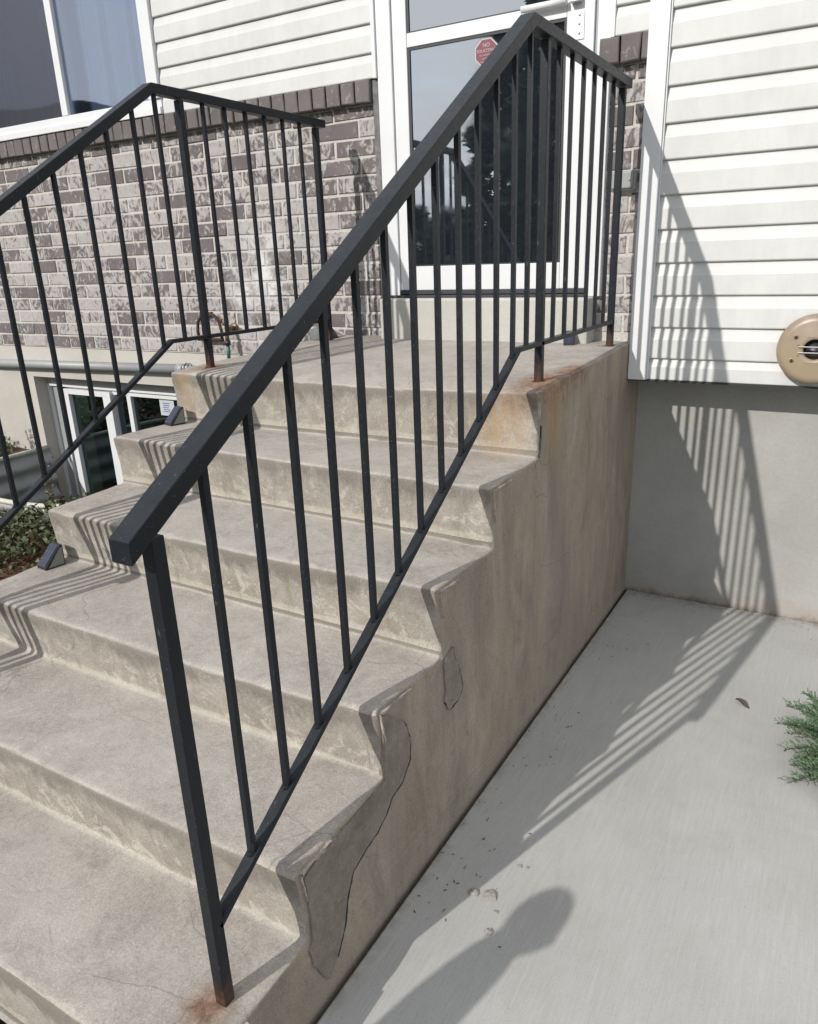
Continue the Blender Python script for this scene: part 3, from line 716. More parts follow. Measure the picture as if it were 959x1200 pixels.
# octagonal sticker with lettering on the lower pane
def ngon(name, c, r, y, m, parent, n=8, rot=math.pi/8, t=.0008):
    off = world(parent); bm = bmesh.new()
    vs = [bm.verts.new((c[0]+r*math.cos(rot+2*math.pi*k/n)-off.x, y-off.y, c[1]+r*math.sin(rot+2*math.pi*k/n)-off.z)) for k in range(n)]
    f = bm.faces.new(vs); e = bmesh.ops.extrude_face_region(bm, geom=[f])
    for v in [q for q in e['geom'] if isinstance(q, bmesh.types.BMVert)]: v.co.y += t
    return link(name, finish(bm, name), m, parent)
st = ngon('sticker', (-.690, 1.215), .058, YD-.0010, M_STK, door)
ngon('sticker_face', (-.690, 1.215), .052, YD-.0020, M_RED, st)
def text(s, x, y, z, size, m, parent):
    c = bpy.data.curves.new('lettering', 'FONT'); c.body = s; c.size = size; c.align_x = 'CENTER'; c.extrude = .0002
    tmp = bpy.data.objects.new('tmp', c); COL.objects.link(tmp); bpy.context.view_layer.update(); me = bpy.data.meshes.new_from_object(tmp.evaluated_get(bpy.context.evaluated_depsgraph_get())); bpy.data.objects.remove(tmp)
    me.materials.clear(); me.materials.append(m); o = bpy.data.objects.new('lettering', me); COL.objects.link(o); o.parent = parent
    o.location = Vector((x, y, z))-world(parent); o.rotation_euler = (math.pi/2, 0, 0); return o
text('NO', -.690, YD-.0028, 1.236, .021, M_STK, st); text('SOLICITING', -.690, YD-.0028, 1.217, .0165, M_STK, st)
text('NO HANDBILLS', -.690, YD-.0028, 1.203, .009, M_STK, st); text('NO SALES', -.690, YD-.0028, 1.190, .009, M_STK, st); text('THANK YOU', -.690, YD-.0028, 1.177, .010, M_STK, st)

# picture window -----------------------------------------------------------
YW = 1.165
win = box('picture_window', -4.8, -2.62, YW+.35, YW+.36, 1.2, 2.6, M_GAP, house, 0, label='large white framed window with sheer curtains above the brick')
for (a, c, z0, z1, y0) in ((-4.85, -2.603, 1.187, 1.222, YW-.022), (-4.85, -2.603, 1.2225, 1.264, YW-.008), (-2.660, -2.603, 1.2645, 2.5, YW-.022), (-2.700, -2.6605, 1.2645, 2.5, YW-.008)):
    box('window_frame', a, c, y0, YW+.06, z0, z1, M_WHITE, win, .003)
box('mullion', -3.432, -3.378, YW-.010, YW+.05, 1.2645, 2.5, M_WHITE, win, .003)
box('window_pane', -3.3775, -2.7005, YW+.012, YW+.018, 1.2645, 2.5, M_WGLASS, win, 0)
box('window_pane', -4.8, -3.4325, YW+.024, YW+.030, 1.2645, 2.5, M_WGLASS, win, 0); box('insect_screen', -4.8, -3.4325, YW+.012, YW+.0125, 1.2645, 2.5, M_SCREEN, win, 0)
def curtain(x0, x1, z0, z1, y):
    vs, fs = [], []; n = int((x1-x0)/.008); off = world(win)
    for i in range(n+1):
        x = x0+(x1-x0)*i/n; f = math.sin(x*70+3*math.sin(x*9))*.022+math.sin(x*210+4*math.sin(x*23))*.010
        for k in range(5): z = z0+(z1-z0)*k/4; vs.append((x-off.x, y+f*(1-.3*k/4)-off.y, z-off.z))
    for i in range(n):
        for k in range(4): a = i*5+k; fs.append((a, a+5, a+6, a+1))
    return link('curtain', pmesh('curtain', vs, fs), simple('sheer_curtain', (.42, .43, .44), .9), win, smooth=True)
curtain(-3.36, -2.72, 1.25, 2.5, YW+.14); curtain(-4.75, -3.46, 1.25, 2.5, YW+.14)

# basement window -----------------------------------------------------------
YW2 = 1.315
bw = box('basement_window', BW[0], BW[1], YW2+.30, YW2+.31, BW[2], BW[3], M_GAP, house, 0, label='white sliding basement window down in the metal well')
box('window_reveal', BW[0]-.02, BW[0]-.0005, YB+.012, YW2+.03, BW[2], BW[3]+.02, M_FOUND, bw, 0)
box('window_reveal', BW[0]+.0005, -2.63, YW2-.01, YW2+.03, -.392, BW[3]-.001, M_FOUND, bw, 0)
def fb(x0, x1, z0, z1, y0=0, d=.03): return box('window_frame', x0, x1, YW2-.02+y0, YW2+d, z0, z1, M_WHITE, bw, .002)
fb(-4.284, -4.262, BW[2], -.393); fb(-4.2615, -2.63, -.408, -.393); fb(-4.185, -4.165, BW[2], -.4085, .012)
box('window_track', -4.2615, -4.1855, YW2+.002, YW2+.03, BW[2], -.4085, M_PVC, bw, 0); box('window_track', -4.1645, -4.102, YW2+.012, YW2+.03, BW[2], -.4085, M_RUBBER, bw, 0)
fb(-4.10, -4.042, BW[2], -.420, -.012); fb(-4.0415, -3.672, -.456, -.420, -.012); fb(-3.6715, -3.592, BW[2], -.420, -.012)
fb(-3.455, -3.415, BW[2], -.4405, .014); fb(-3.5915, -2.63, -.440, -.412, .014)
box('window_pane', -4.0415, -3.672, YW2, YW2+.006, BW[2], -.4565, M_BGLASS, bw, 0)
box('window_pane', -3.5915, -3.4555, YW2+.018, YW2+.024, BW[2], -.4405, M_BGLASS, bw, 0); box('window_pane', -3.4145, -2.63, YW2+.018, YW2+.024, BW[2], -.4405, M_BGLASS, bw, 0)
pn = box('paper_notice', -3.155, -3.02, YW2+.012, YW2+.0135, -.555, -.445, M_PAPER, bw, 0)
for k in range(5): box('print', -3.125+.004*(k % 2), -3.06-.006*(k % 3), YW2+.0105, YW2+.0115, -.475-.014*k, -.468-.014*k, M_INK, pn, 0)

# window well ---------------------------------------------------------------
vs, fs = [], []; n = 60; nzv = 40; ZR = -.85
def wellxy(t, o=0):
    a = math.pi*t; e = .55; c, s = math.cos(a), math.sin(a)
    return -3.44-(.80+o)*math.copysign(abs(c)**e, c), YB-(.98+o)*abs(s)**e
for i in range(n+1):
    for k in range(nzv+1):
        z = ZR-.9*k/nzv; x, y = wellxy(i/n, .018*math.sin(k*2*math.pi/6.0)); vs.append((x, y, z))
for i in range(n):
    for k in range(nzv): a = i*(nzv+1)+k; fs.append((a, a+nzv+1, a+nzv+2, a+1))
well = empty('window_well', (-3.44, .9, ZR-.5), label='corrugated galvanised well round the basement window', cat='window well')
o = link('well_wall', pmesh('well_wall', vs, fs), M_STEEL, well, -world(well), True)
tube('well_rim', [(*wellxy(i/50, .008), ZR+.004) for i in range(51)], .016, simple('rim_metal', (.50, .48, .43), .6, .4, nscale=20, namt=.2), well, 8)

# garden bed with a hole for the well ----------------------------------------
bm = bmesh.new(); nx, ny = 90, 70; V = {}
for i in range(nx+1):
    for j in range(ny+1):
        x = -9+(SW+.03+9)*(i/nx)**.6; y = -2.2+(YB+.02+2.2)*j/ny
        inside = abs((x+3.44)/.84)**3.6+abs((y-YB)/1.02)**3.6 < 1
        z = -.885+.03*noise.noise(Vector((x*1.5, y*1.5, 0)))+.012*noise.noise(Vector((x*9, y*9, 0)))-.12*max(0, min(1, (-.6-y)/1.2))
        V[i, j] = (bm.verts.new((x, y, z if not inside else -1.7)))
for i in range(nx):
    for j in range(ny): bm.faces.new([V[i, j], V[i+1, j], V[i+1, j+1], V[i, j+1]]).smooth = True
tag(link('garden_bed', finish(bm, 'garden_bed'), M_SOIL), kind='structure')
def bedz(x, y): return -.885+.03*noise.noise(Vector((x*1.5, y*1.5, 0)))-.12*max(0, min(1, (-.6-y)/1.2))
def inwell(x, y, m=0): return abs((x+3.44)/(.86+m))**3.6+abs((y-YB)/(1.04+m))**3.6 < 1
vs, fs = [], []; vm, fm = [], []
for i in range(60000):
    x = R.uniform(-6.0, SW-.01); y = R.uniform(-1.6, 1.15)
    if inwell(x, y, .05) or inwell(x, y+.10, .03): continue
    d = noise.noise(Vector((x*2.1, y*2.1, 4)))+.25*noise.noise(Vector((x*7, y*7, 1))); near = y < -.42 and x > -2.9
    if d < (.16 if near else -.2): continue
    hh = .07+.11*max(0, d+.3); z = bedz(x, y)+R.uniform(.0, hh)
    dr = Vector((R.uniform(-1, 1), R.uniform(-1, 1), R.uniform(-.1, .9))).normalized()
    leaf_quad(vs, fs, Vector((x, y, z)), dr, rv(), R.uniform(.022, .042), R.uniform(.007, .013))
tag(link('ground_cover', pmesh('ground_cover', vs, fs), M_LEAF), label='low green ground cover growing in the bed left of the steps', cat='ground cover', kind='stuff')
for i in range(15000):
    x = R.uniform(-4, SW-.01); y = R.uniform(-1.7, .3)
    if inwell(x, y, .02): continue
    z = bedz(x, y)+R.uniform(.004, .03); dr = Vector((R.uniform(-1, 1), R.uniform(-1, 1), R.uniform(-.25, .3))).normalized()
    leaf_quad(vm, fm, Vector((x, y, z)), dr, Vector((0, 0, 1)), R.uniform(.015, .05), R.uniform(.003, .007))
tag(link('bark_mulch', pmesh('bark_mulch', vm, fm), M_MULCH), label='reddish brown bark mulch scattered on the bed by the steps', cat='mulch', kind='stuff')
def weed(x, y, z, h, n, label, name='weed', m=None, ls=.028, spread=.35):
    t = empty(name, (x, y, z), label=label, cat='weed', group='weeds around the window well')
    vs, fs = [], []; bm = bmesh.new()
    for s in range(n):
        a = R.uniform(0, 6.28); lean = R.uniform(.05, spread); hh = h*R.uniform(.6, 1); pts = []
        for k in range(6): q = k/5; pts.append(Vector((math.cos(a)*lean*hh*q*q, math.sin(a)*lean*hh*q*q, hh*q)))
        tube_bm(bm, pts, [.002, .0018, .0015, .0012, .001, .0006], 5)
        for k in range(14):
            q = R.uniform(.2, 1); p = pts[min(int(q*5), 4)].lerp(pts[min(int(q*5)+1, 5)], q*5 % 1)
            leaf_quad(vs, fs, p, (rv()+Vector((0, 0, .4))).normalized(), rv(), ls*R.uniform(.6, 1.2), ls*.3)
    link('stems', finish(bm, 'stems'), M_STEM, t); link('leaves', pmesh('leaves', vs, fs), m or M_SAGE, t)
weed(-4.55, .95, -.88, .34, 9, 'dusty weed against the cream foundation left of the window well')
weed(-4.9, .7, -.88, .42, 10, 'taller dusty weed at the left edge beyond the window well')
weed(-4.32, .62, -.88, .26, 8, 'short weed just outside the left rim of the window well')
weed(-3.75, .80, -1.25, .50, 5, 'thin weed rising inside the window well by its left jamb')
weed(-3.32, .80, -1.35, .46, 3, 'pale sprig inside the window well in front of the sliding pane', m=leaf_mat('pale_leaf', (.22, .20, .14), (.33, .29, .2)))
weed(-2.75, .15, -.88, .16, 6, 'small leafy weed between the window well and the steps', m=M_LEAF)

# pipe, hose bib, hose hanger, outlet ------------------------------------------
pp = empty('drain_pipe', (-3.5, YB-.03, -.22), label='grey horizontal pipe along the foundation under the brick', cat='pipe')
tube('pipe', [(-6.5, YB-.030, -.262), (-4.6, YB-.030, -.238), (-2.74, YB-.030, -.206)], .030, M_PVC, pp, 18)
tube('pipe_coupling', [(-2.76, YB-.030, -.2062), (-2.70, YB-.030, -.205)], .034, M_PVC, pp, 18)
for xx in (-2.69, -2.665):
    bm = bmesh.new(); o_ = world(pp)
    tube_bm(bm, [Vector((xx, YB-.030+.030*math.cos(a), -.203+.034*math.sin(a)))-o_ for a in [k*.3 for k in range(22)]], .0035, 6)
    link('hose_clamp', finish(bm, 'hose_clamp'), M_SCREW, pp)
tube('pipe_end', [(-2.70, YB-.030, -.205), (-2.60, YB-.030, -.203)], .020, M_PVC, pp, 14)
fa = empty('hose_bib', (-2.29, YB, .045), label='brass outdoor tap with a green hose stub, low on the brick', cat='tap')
tube('tap_body', [(-2.29, YB, .045), (-2.29, YB-.05, .045), (-2.29, YB-.07, .025), (-2.29, YB-.07, -.02)], [.014, .014, .013, .012], M_BRASS, fa, 12)
lathe('tap_flange', [(.030, 0), (.030, .006), (.016, .010)], M_BRASS, fa, 20, loc=(-2.29, YB-.001, .045))
tube('tap_stem', [(-2.29, YB-.045, .05), (-2.29, YB-.075, .085)], .006, M_RUST, fa, 8)
bm = bmesh.new(); o_ = world(fa); cc = Vector((-2.29, YB-.078, .09))
tube_bm(bm, [cc+Vector((.026*math.cos(a), -.010*math.sin(a), .022*math.sin(a)*.6+.003*math.sin(a*5)))-o_ for a in [k*.35 for k in range(19)]], .006, 8); link('tap_handle', finish(bm, 'tap_handle'), M_BRASS, fa)
tube('hose_collar', [(-2.29, YB-.07, -.018), (-2.29, YB-.07, -.045)], .017, M_BLACKP, fa, 12); tube('hose', [(-2.29, YB-.07, -.045), (-2.292, YB-.071, -.12)], .010, M_HOSE, fa, 10)
hh = empty('hose_hanger', (-2.45, YB-.02, .05), label='rusty brown arched hose hanger on the brick beside the tap', cat='hose hanger')
arch = [(-2.545, -.015), (-2.55, .03), (-2.54, .08), (-2.505, .118), (-2.455, .132), (-2.405, .118), (-2.372, .078), (-2.362, .03), (-2.365, -.015)]
tube('hanger_arch', [(a, YB-.035, c) for a, c in arch], .009, M_RUST, hh, 8); tube('hanger_bar', [(-2.555, YB-.035, -.02), (-2.355, YB-.035, -.02)], .010, M_RUST, hh, 8)
tube('hanger_bracket', [(-2.455, YB-.035, .128), (-2.455, YB+.004, .128)], .008, M_RUST, hh, 8); tube('hanger_bracket', [(-2.545, YB-.035, -.015), (-2.545, YB+.004, -.015)], .008, M_RUST, hh, 8)
ob_ = empty('outlet_box', (-.075, YB, .665), label='grey weatherproof outlet box on the brick beside the corner trim', cat='outlet box')
box('box_cover', -.125, -.022, YB-.034, YB+.002, .630, .708, M_PVC, ob_, .006); box('cover_lid', -.118, -.029, YB-.042, YB-.0345, .637, .701, simple('grey_lid', (.27, .28, .28), .4), ob_, .005)
lathe('lid_screw', [(.004, 0), (.004, .003), (.001, .004)], M_SCREW, ob_, 10, loc=(-.045, YB-.0422, .669))

# round tan wall plate on the siding ---------------------------------------------
dc = (.705, 1.139, .018)
pl = empty('round_wall_plate', dc, label='round tan enamel plate with a barred black centre hole on the siding', cat='wall plate')
M_TAN = (lambda: (lambda m, nt, b: (lambda g: (g.l(g.mix(g.ramp(g.noise(g.pos(), 8, 5, .6), (.35, 0), (.7, 1)), g.mix(g.ramp(g.sep(g.pos())[2], (-.05, 0), (.15, 1)), (.29, .228, .15), (.20, .145, .125)), (.33, .265, .185)), b.inputs['Base Color']), b.inputs['Roughness'].__setattr__('default_value', .38), m)[-1])(G(nt)))(*mat('tan_enamel')))()
lathe('plate_shell', [(.128, 0), (.132, .012), (.1325, .028), (.128, .040), (.118, .049), (.104, .053), (.060, .054), (.053, .056), (.044, .056), (.0395, .053), (.0385, .030), (.0, .030)], M_TAN, pl, 64, loc=dc)
lathe('centre_hole', [(.0383, 0), (.0383, .0012), (0, .0012)], M_BLACKP, pl, 40, loc=(dc[0], dc[1]-.0305, dc[2]))
for dz in (-.010, .012): box('grille_bar', dc[0]-.056, dc[0]+.056, dc[1]-.063, dc[1]-.0575, dc[2]+dz-.0018, dc[2]+dz+.0018, M_SCREW, pl, .0008)
for sz in (-1, 1):
    box('pressed_ridge', dc[0]-.030, dc[0]+.030, dc[1]-.0575, dc[1]-.0535, dc[2]+sz*.048-.0012, dc[2]+sz*.048+.0012, M_TAN, pl, .0006)
    box('pressed_ridge', dc[0]-.060, dc[0]-.052, dc[1]-.0595, dc[1]-.0535, dc[2]+sz*.020-.0015, dc[2]+sz*.020+.0015, M_TAN, pl, .0006)
for (a, c) in ((-.068, .048), (-.074, -.040), (.068, .048), (.074, -.040)):
    w_ = lathe('bolt_washer', [(.0095, 0), (.0095, .002), (.006, .003)], M_TAN, pl, 18, loc=(dc[0]+a, dc[1]-.0525, dc[2]+c)); lathe('bolt', [(.0055, 0), (.0055, .004), (.002, .005)], M_RUST, w_, 12, loc=(dc[0]+a, dc[1]-.0555, dc[2]+c))

# solar step lights ---------------------------------------------------------------
def solar(x, y, z, rot, label, s=1.0):
    """wedge lamp: sloping solar face on top, frosted side panels, dark body"""
    t = empty('solar_light', (x, y, z), label=label, cat='solar light', group='solar lights on the steps'); t.rotation_euler = (0, 0, rot); t.scale = (s, s, s)
    w, d, h = .055, .075, .075
    bm = bmesh.new(); V = [bm.verts.new(v) for v in ((-w/2, -d/2, 0), (w/2, -d/2, 0), (w/2, d/2, 0), (-w/2, d/2, 0), (-w/2, -d/2, .010), (w/2, -d/2, .010), (w/2, d/2, h), (-w/2, d/2, h), (-w/2, d/2-.012, h), (w/2, d/2-.012, h))]
    for f in ((3, 2, 1, 0), (0, 1, 5, 4), (2, 3, 7, 6), (0, 4, 8, 7, 3), (1, 2, 6, 9, 5), (4, 5, 9, 8), (8, 9, 6, 7)): bm.faces.new([V[i] for i in f])
    bmesh.ops.bevel(bm, geom=list(bm.edges), offset=.002, segments=1, affect='EDGES'); link('lamp_body', finish(bm, 'lamp_body'), M_BLACKP, t)
    # solar face
    nrm = Vector((0, -(h-.010), d-.012)).normalized(); a = Vector((0, -d/2, .010)); b2 = Vector((0, d/2-.012, h)); vs, fs = [], []
    e = .0024
    def pt(u, v, o): return Vector((u, 0, 0))+a.lerp(b2, v)+nrm*o
    cell = [pt(-w/2+.004, .05, e), pt(w/2-.004, .05, e), pt(w/2-.004, .95, e), pt(-w/2+.004, .95, e)]+[pt(-w/2+.004, .05, .0), pt(w/2-.004, .05, 0), pt(w/2-.004, .95, 0), pt(-w/2+.004, .95, 0)]
    c_ = link('solar_cell', pmesh('solar_cell', cell, [(0, 1, 2, 3), (4, 5, 1, 0), (5, 6, 2, 1), (6, 7, 3, 2), (7, 4, 0, 3)]), M_SOLAR, t)
    for v in (.05, .35, .65, .94):
        q = [pt(-w/2+.004, v, e+.0004), pt(w/2-.004, v, e+.0004), pt(w/2-.004, v+.012, e+.0004), pt(-w/2+.004, v+.012, e+.0004)]; link('grid_line', pmesh('grid_line', q, [(0, 1, 2, 3)]), M_CELL, c_)
    q = [pt(-.0006, .05, e+.0005), pt(.0006, .05, e+.0005), pt(.0006, .95, e+.0005), pt(-.0006, .95, e+.0005)]; link('grid_line', pmesh('grid_line', q, [(0, 1, 2, 3)]), M_CELL, c_)
    for sx in (-1, 1):
        X_ = sx*(w/2+.0012); p = [(X_, -d/2+.012, .006), (X_, d/2-.005, .006), (X_, d/2-.005, h-.006), (X_, d/2-.014, h-.010)]
        if sx < 0: p = p[::-1]
        link('side_lens', pmesh('side_lens', p, [(0, 1, 2, 3)]), M_LENS, t)
    return t
solar(-1.515, -.695, -.575, rad(-6), 'solar light with a frosted side on the fourth tread, nearest the garden bed', 1.0)
solar(-1.520, -.045, -.2035, rad(-12), 'small black solar light on the second tread below the rusty riser', .9)
solar(-1.515, 1.065, .012, rad(75), 'black solar light at the foot of the far left railing on the landing', .95)
solar(-.235, 1.035, .018, rad(20), 'black solar light beside the door threshold behind the right railing', .80)
o = lathe('grey_spike_cap', [(.046, 0), (.048, .02), (.040, .045), (.024, .066), (.0, .074)], simple('weathered_grey_plastic', (.12, .125, .12), .7, nscale=40, namt=.3), None, 20, 'Z', (-1.66, 1.10, .014))
bpy.data.objects.remove(o)
kn = lathe('stone', [(.046, 0), (.048, .02), (.040, .045), (.024, .066), (.0, .074)], simple('grey_stone', (.14, .145, .14), .8, nscale=40, namt=.35, bump=.003), None, 20, 'Z', (-1.535, .99, .012))
kn.scale = (1.1, .9, 1); tag(kn, label='grey rounded stone beside the black solar light at the left edge of the landing', cat='stone')

# ------------------------------------------------------------------ loose things on the walkway
def chunk(x, y, s, label, m=M_CRUMB, flat=.4, name='concrete_chip', g='broken concrete bits on the walkway', cat='concrete chip'):
    bm = bmesh.new(); bmesh.ops.create_icosphere(bm, subdivisions=2, radius=1)
    sd = R.uniform(0, 99)
    for v in bm.verts: v.co *= 1+.45*noise.noise(v.co*1.6+Vector((sd, 0, 0))); v.co.z *= flat
    for v in bm.verts: v.co *= s
    o = link(name, finish(bm, name), m, None, (x, y, gz(y)+s*flat*.45)); o.rotation_euler = (0, 0, R.uniform(0, 6)); return tag(o, label=label, cat=cat, group=g)
chunk(.160, -.80, .013, 'chunkier concrete chip at the shadow edge of the steps'); chunk(.200, -.79, .018, 'widest flat concrete chip just outside the shadow', flat=.3)
chunk(.235, -.83, .006, 'tiny crumb below the widest chip'); chunk(.243, -.894, .010, 'pale oval pebble alone on the sunny concrete', flat=.5, name='pebble', cat='pebble')
chunk(.23, -.66, .007, 'small crumb under the tips of the striped shadow'); chunk(.25, -.655, .005, 'smallest crumb under the striped shadow tips')
for q in range(70):
    pass
vs, fs = [], []
for i in range(210):
    x = abs(R.gauss(0, 1))*.10+.02; y = R.uniform(-1.0, 1.32)
    if R.random() < .5: y = 1.335-abs(R.gauss(0, .07)); x = R.uniform(.02, 1.1)
    leaf_quad(vs, fs, Vector((x, y, gz(y)+.0018)), Vector((R.uniform(-1, 1), R.uniform(-1, 1), .02)).normalized(), Vector((0, 0, 1)), R.uniform(.003, .014), R.uniform(.0008, .0022))
tag(link('debris', pmesh('debris', vs, fs), M_DRY), label='tiny dark plant debris scattered along the foot of the walls', cat='debris', kind='stuff')
# dry leaf
vs, fs = [], []
for i in range(9):
    t = i/8; w = .011*math.sin(math.pi*min(1, t*1.02+.02))**.7; z = .004+.006*math.sin(t*5); x = -.03+.06*t
    vs += [(x, -w, z+.004), (x, 0, z-.001), (x, w, z+.005)]
for i in range(8):
    for k in range(2): a = i*3+k; fs.append((a, a+3, a+4, a+1))
o = link('dry_leaf', pmesh('dry_leaf', vs, fs), M_DRY, None, (.651, .464, gz(.464)+.002)); o.rotation_euler = (0, 0, rad(-32)); tag(o, label='curled dark dry leaf lying on the sunny walkway', cat='leaf')

# juniper ------------------------------------------------------------------------
jx, jy = 1.13, .25; jz = gz(jy)
ju = empty('juniper_shrub', (jx, jy, jz), label='green spreading juniper reaching over the walkway from the right edge', cat='shrub')
def spray(ang, lift, ln, z0):
    vs, fs = [], []; bm = bmesh.new(); d = Vector((math.cos(ang), math.sin(ang), lift)).normalized(); pts = []
    for k in range(9):
        q = k/8; pts.append(Vector((0, 0, z0))+d*ln*q+Vector((0, 0, -.06*q*q*ln/.3+.012*math.sin(q*6+ang*3))))
    tube_bm(bm, pts, [.005*(1-.8*k/8) for k in range(9)], 6)
    side = Vector((-math.sin(ang), math.cos(ang), 0))
    for k in range(34):
        q = .12+.88*k/33; p = pts[min(int(q*8), 7)].lerp(pts[min(int(q*8)+1, 8)], q*8 % 1)
        for s in (-1, 1):
            tl = (.075*(1-q)+.022)*R.uniform(.7, 1.2); td = (d*R.uniform(.7, 1.3)+side*s*R.uniform(.5, 1)+Vector((0, 0, R.uniform(-.1, .5)))).normalized()
            nn = int(tl/.0035)
            for j in range(nn):
                c = p+td*tl*j/nn; nd = (td+rv()*.55).normalized(); leaf_quad(vs, fs, c, nd, rv(), R.uniform(.008, .014), .0019)
    b2 = link('branch', finish(bm, 'branch'), M_STEM, ju); link('needles', pmesh('needles', vs, fs), M_JUN, b2)
for i in range(58):
    a = rad(180)+rad(-80+160*i/57)+R.uniform(-.06, .06); spray(a, R.uniform(.05, .55), R.uniform(.25, .40)*(1.0 if abs(a-math.pi) < .9 else .95), R.uniform(.01, .05))
for i in range(12): spray(R.uniform(0, 6.28), R.uniform(.5, 1.2), R.uniform(.16, .26), .03)

# tuft at the foot of the lowest step -----------------------------------------------
tf = empty('grass_tuft', (-.72, -1.72, -1.17), label='dark green tuft growing at the foot of the lowest step', cat='tuft')
vs, fs = [], []
for i in range(900):
    x, y = R.gauss(0, .13), R.uniform(-.12, .09); leaf_quad(vs, fs, Vector((x, y, R.uniform(-.06, .04))), (rv()+Vector((0, 0, .8))).normalized(), rv(), R.uniform(.02, .05), R.uniform(.003, .006))
link('blades', pmesh('blades', vs, fs), leaf_mat('tuft_leaf', (.03, .05, .03), (.08, .10, .06)), tf)

# ------------------------------------------------------------------ unseen person added behind the viewpoint, sized for its head shadow on the walkway
def skin(name, verts, edges, radii, root, m, parent, sub=2):
    me = bpy.data.meshes.new(name); me.from_pydata(verts, edges, []); o = bpy.data.objects.new(name+'_tmp', me); COL.objects.link(o)
    k = o.modifiers.new('skin', 'SKIN'); k.use_smooth_shade = True
    for i, r in enumerate(radii): me.skin_vertices[0].data[i].radius = (r, r) if isinstance(r, (int, float)) else r
    me.skin_vertices[0].data[root].use_root = True
    sb = o.modifiers.new('sub', 'SUBSURF'); sb.levels = sub; sb.render_levels = sub
    bpy.context.view_layer.update(); e = bpy.data.meshes.new_from_object(o.evaluated_get(bpy.context.evaluated_depsgraph_get())); bpy.data.objects.remove(o)
    e.materials.clear(); return link(name, e, m, parent, smooth=True)
px, py = -.150, -2.30; pz = -1.085
per = empty('person', (px, py, pz), label='unseen child-sized person in a dark jacket and jeans, added behind the viewpoint to cast the head shadow', cat='person')
M_SKIN = simple('skin', (.42, .24, .17), .55, .4); M_JACK = simple('dark_jacket', (.03, .04, .06), .85, .2, nscale=60, namt=.3); M_JEAN = simple('jeans', (.05, .07, .13), .9, .2, nscale=90, namt=.3); M_HAIR = simple('brown_hair', (.05, .03, .02), .7)
J_ = dict(pel=(0, 0, .90), wai=(0, .0, 1.03), che=(0, -.01, 1.22), nb=(0, 0, 1.38), nk=(0, .01, 1.45), hl=(-.09, 0, .86), kl=(-.10, .03, .48), al=(-.10, 0, .09), tl=(-.10, .15, .03), hr=(.09, 0, .86), kr=(.10, .02, .48), ar=(.11, -.02, .09), tr=(.11, .13, .03),
     sl=(-.17, -.01, 1.35), el=(-.22, -.03, 1.08), wl=(-.21, .07, .85), sr=(.17, -.01, 1.35), er=(.22, -.02, 1.08), wr=(.20, .09, .86))
ks = list(J_); ed = [('pel', 'wai'), ('wai', 'che'), ('che', 'nb'), ('nb', 'nk'), ('pel', 'hl'), ('hl', 'kl'), ('kl', 'al'), ('al', 'tl'), ('pel', 'hr'), ('hr', 'kr'), ('kr', 'ar'), ('ar', 'tr'), ('nb', 'sl'), ('sl', 'el'), ('el', 'wl'), ('nb', 'sr'), ('sr', 'er'), ('er', 'wr')]
rr = dict(pel=(.13, .10), wai=(.115, .085), che=(.135, .10), nb=(.07, .06), nk=.05, hl=.085, kl=.052, al=.036, tl=.03, hr=.085, kr=.052, ar=.036, tr=.03, sl=.05, el=.038, wl=.024, sr=.05, er=.038, wr=.024)
# hands: palm plus five bent fingers in the same skeleton
def hand(w, dirv, side, up, tag_):
    w = Vector(w); d = Vector(dirv).normalized(); sd = Vector(side).normalized(); u = Vector(up).normalized(); pa = tag_+'p'; J_[pa] = tuple(w+d*.055); rr[pa] = (.026, .015); ed.append((tag_, pa))
    for i, (o_, l) in enumerate(((-.027, .060), (-.009, .070), (.009, .066), (.027, .052))):
        b0 = w+d*.085+sd*o_; b1 = b0+d*l*.5+u*.006; b2 = b0+d*l*.8+u*.022
        for k, (p, r) in enumerate(((b0, .0095), (b1, .0085), (b2, .0075))): n = f'{tag_}f{i}{k}'; J_[n] = tuple(p); rr[n] = r; ed.append((pa if k == 0 else f'{tag_}f{i}{k-1}', n))
    for k, (p, r) in enumerate(((w+d*.045-sd*.035, .0105), (w+d*.075-sd*.048+u*.01, .009))): n = f'{tag_}t{k}'; J_[n] = tuple(p); rr[n] = r; ed.append((pa if k == 0 else f'{tag_}t0', n))
hand(J_['wl'], (0, .1, -1), (0, 1, .1), (1, 0, 0), 'wl'); hand(J_['wr'], (0, .15, -1), (0, 1, .1), (-1, 0, 0), 'wr')
ks = list(J_); ix = {k: i for i, k in enumerate(ks)}
skin('body', [J_[k] for k in ks], [(ix[a], ix[b]) for a, b in ed], [rr[k] for k in ks], 0, M_SKIN, per)
def cloth(name, keys, edges, rad_, m):
    i2 = {k: i for i, k in enumerate(keys)}; skin(name, [J_[k] for k in keys], [(i2[a], i2[b]) for a, b in edges], [rad_[k] for k in keys], 0, m, per)
cloth('jacket', ['pel', 'wai', 'che', 'nb', 'sl', 'el', 'wl', 'sr', 'er', 'wr'], [('pel', 'wai'), ('wai', 'che'), ('che', 'nb'), ('nb', 'sl'), ('sl', 'el'), ('el', 'wl'), ('nb', 'sr'), ('sr', 'er'), ('er', 'wr')],
      dict(pel=(.16, .125), wai=(.145, .11), che=(.165, .125), nb=(.085, .075), sl=.068, el=.052, wl=.034, sr=.068, er=.052, wr=.034), M_JACK)
cloth('jeans', ['pel', 'hl', 'kl', 'al', 'hr', 'kr', 'ar'], [('pel', 'hl'), ('hl', 'kl'), ('kl', 'al'), ('pel', 'hr'), ('hr', 'kr'), ('kr', 'ar')], dict(pel=(.145, .115), hl=.10, kl=.066, al=.052, hr=.10, kr=.066, ar=.052), M_JEAN)
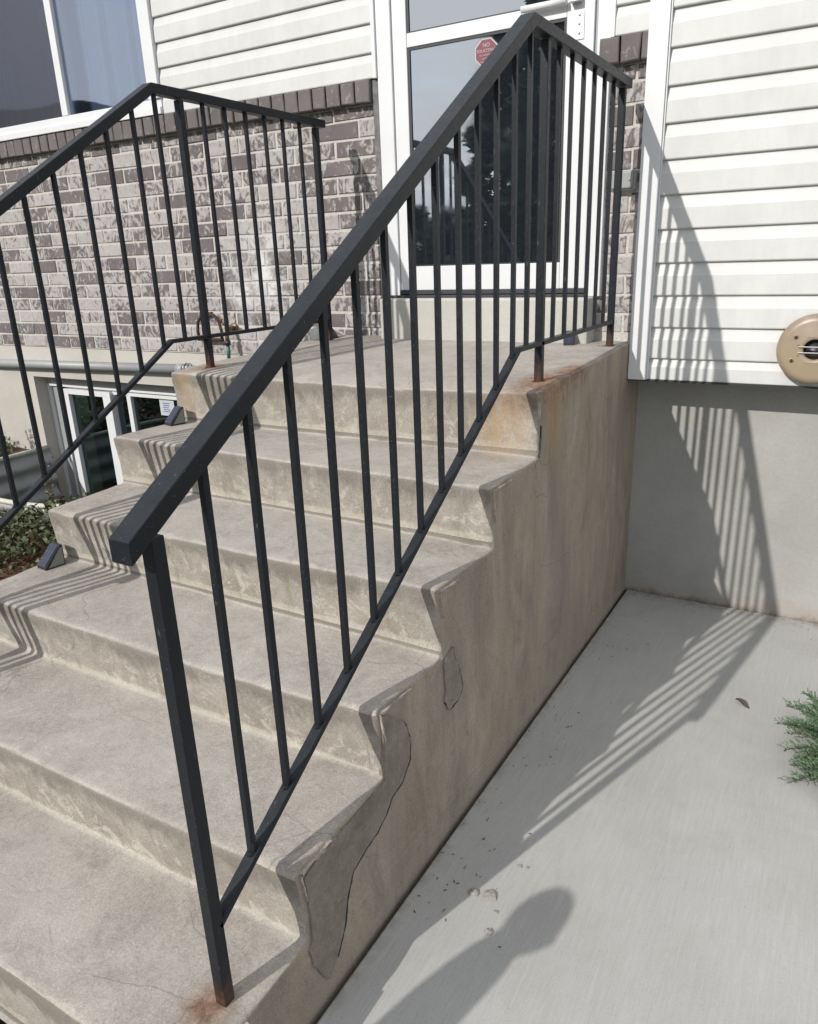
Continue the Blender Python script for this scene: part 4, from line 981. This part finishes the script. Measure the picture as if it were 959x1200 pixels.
for q in ('al', 'ar'):
    a = Vector(J_[q]); skin('shoe', [tuple(a+Vector((0, -.04, -.045))), tuple(a+Vector((0, .06, -.045))), tuple(a+Vector((0, .16, -.055)))], [(0, 1), (1, 2)], [.048, .048, .036], 0, M_BLACKP, per)
bm = bmesh.new(); bmesh.ops.create_uvsphere(bm, u_segments=64, v_segments=48, radius=1)
for v in bm.verts:
    c = v.co.copy(); f = 1.0
    v.co = Vector((c.x*.073*(1-.18*max(0, -c.z)), c.y*.095, c.z*.115))
    if c.y > 0:
        v.co.y -= .012*math.exp(-((abs(c.x)-.38)**2+(c.z-.05)**2)/.02)                       # eye sockets
        v.co.y += .016*math.exp(-(c.x**2/.022+(c.z+.20)**2/.05))                              # nose
        v.co.y += .006*math.exp(-(c.x**2/.08+(c.z+.50)**2/.006))-.004*math.exp(-(c.x**2/.06+(c.z+.47)**2/.0006))   # lips
hd = link('head', finish(bm, 'head'), M_SKIN, per, (.0, .02, 1.55), True)
for sx in (-1, 1):
    o = lathe('ear', [(.020, 0), (.022, .008), (.012, .012)], M_SKIN, None, 14, loc=(0, 0, 0)); o.parent = hd; o.location = (sx*.068, -.002, 0); o.rotation_euler = (0, 0, sx*1.3); o.scale = (1, 1, 1.5)
    o = lathe('eye', [(.009, 0), (.008, .005), (.0, .008)], simple('eye_white', (.6, .6, .6), .3), None, 14, loc=(0, 0, 0)); o.parent = hd; o.location = (sx*.027, .078, .008); o.rotation_euler = (0, 0, math.pi)
bm = bmesh.new(); bmesh.ops.create_uvsphere(bm, u_segments=64, v_segments=48, radius=1)
for v in bm.verts: v.co = Vector((v.co.x*.082, v.co.y*.100-.012, v.co.z*.118+.012))*(1+.05*noise.noise(v.co*5))
bmesh.ops.delete(bm, geom=[v for v in bm.verts if (v.co.y > .035 and v.co.z < .055) or v.co.z < -.06], context='VERTS')
link('hair', finish(bm, 'hair'), M_HAIR, hd, smooth=True)
per.rotation_euler = (0, 0, rad(-106)); per.scale = (.58, .58, .61)
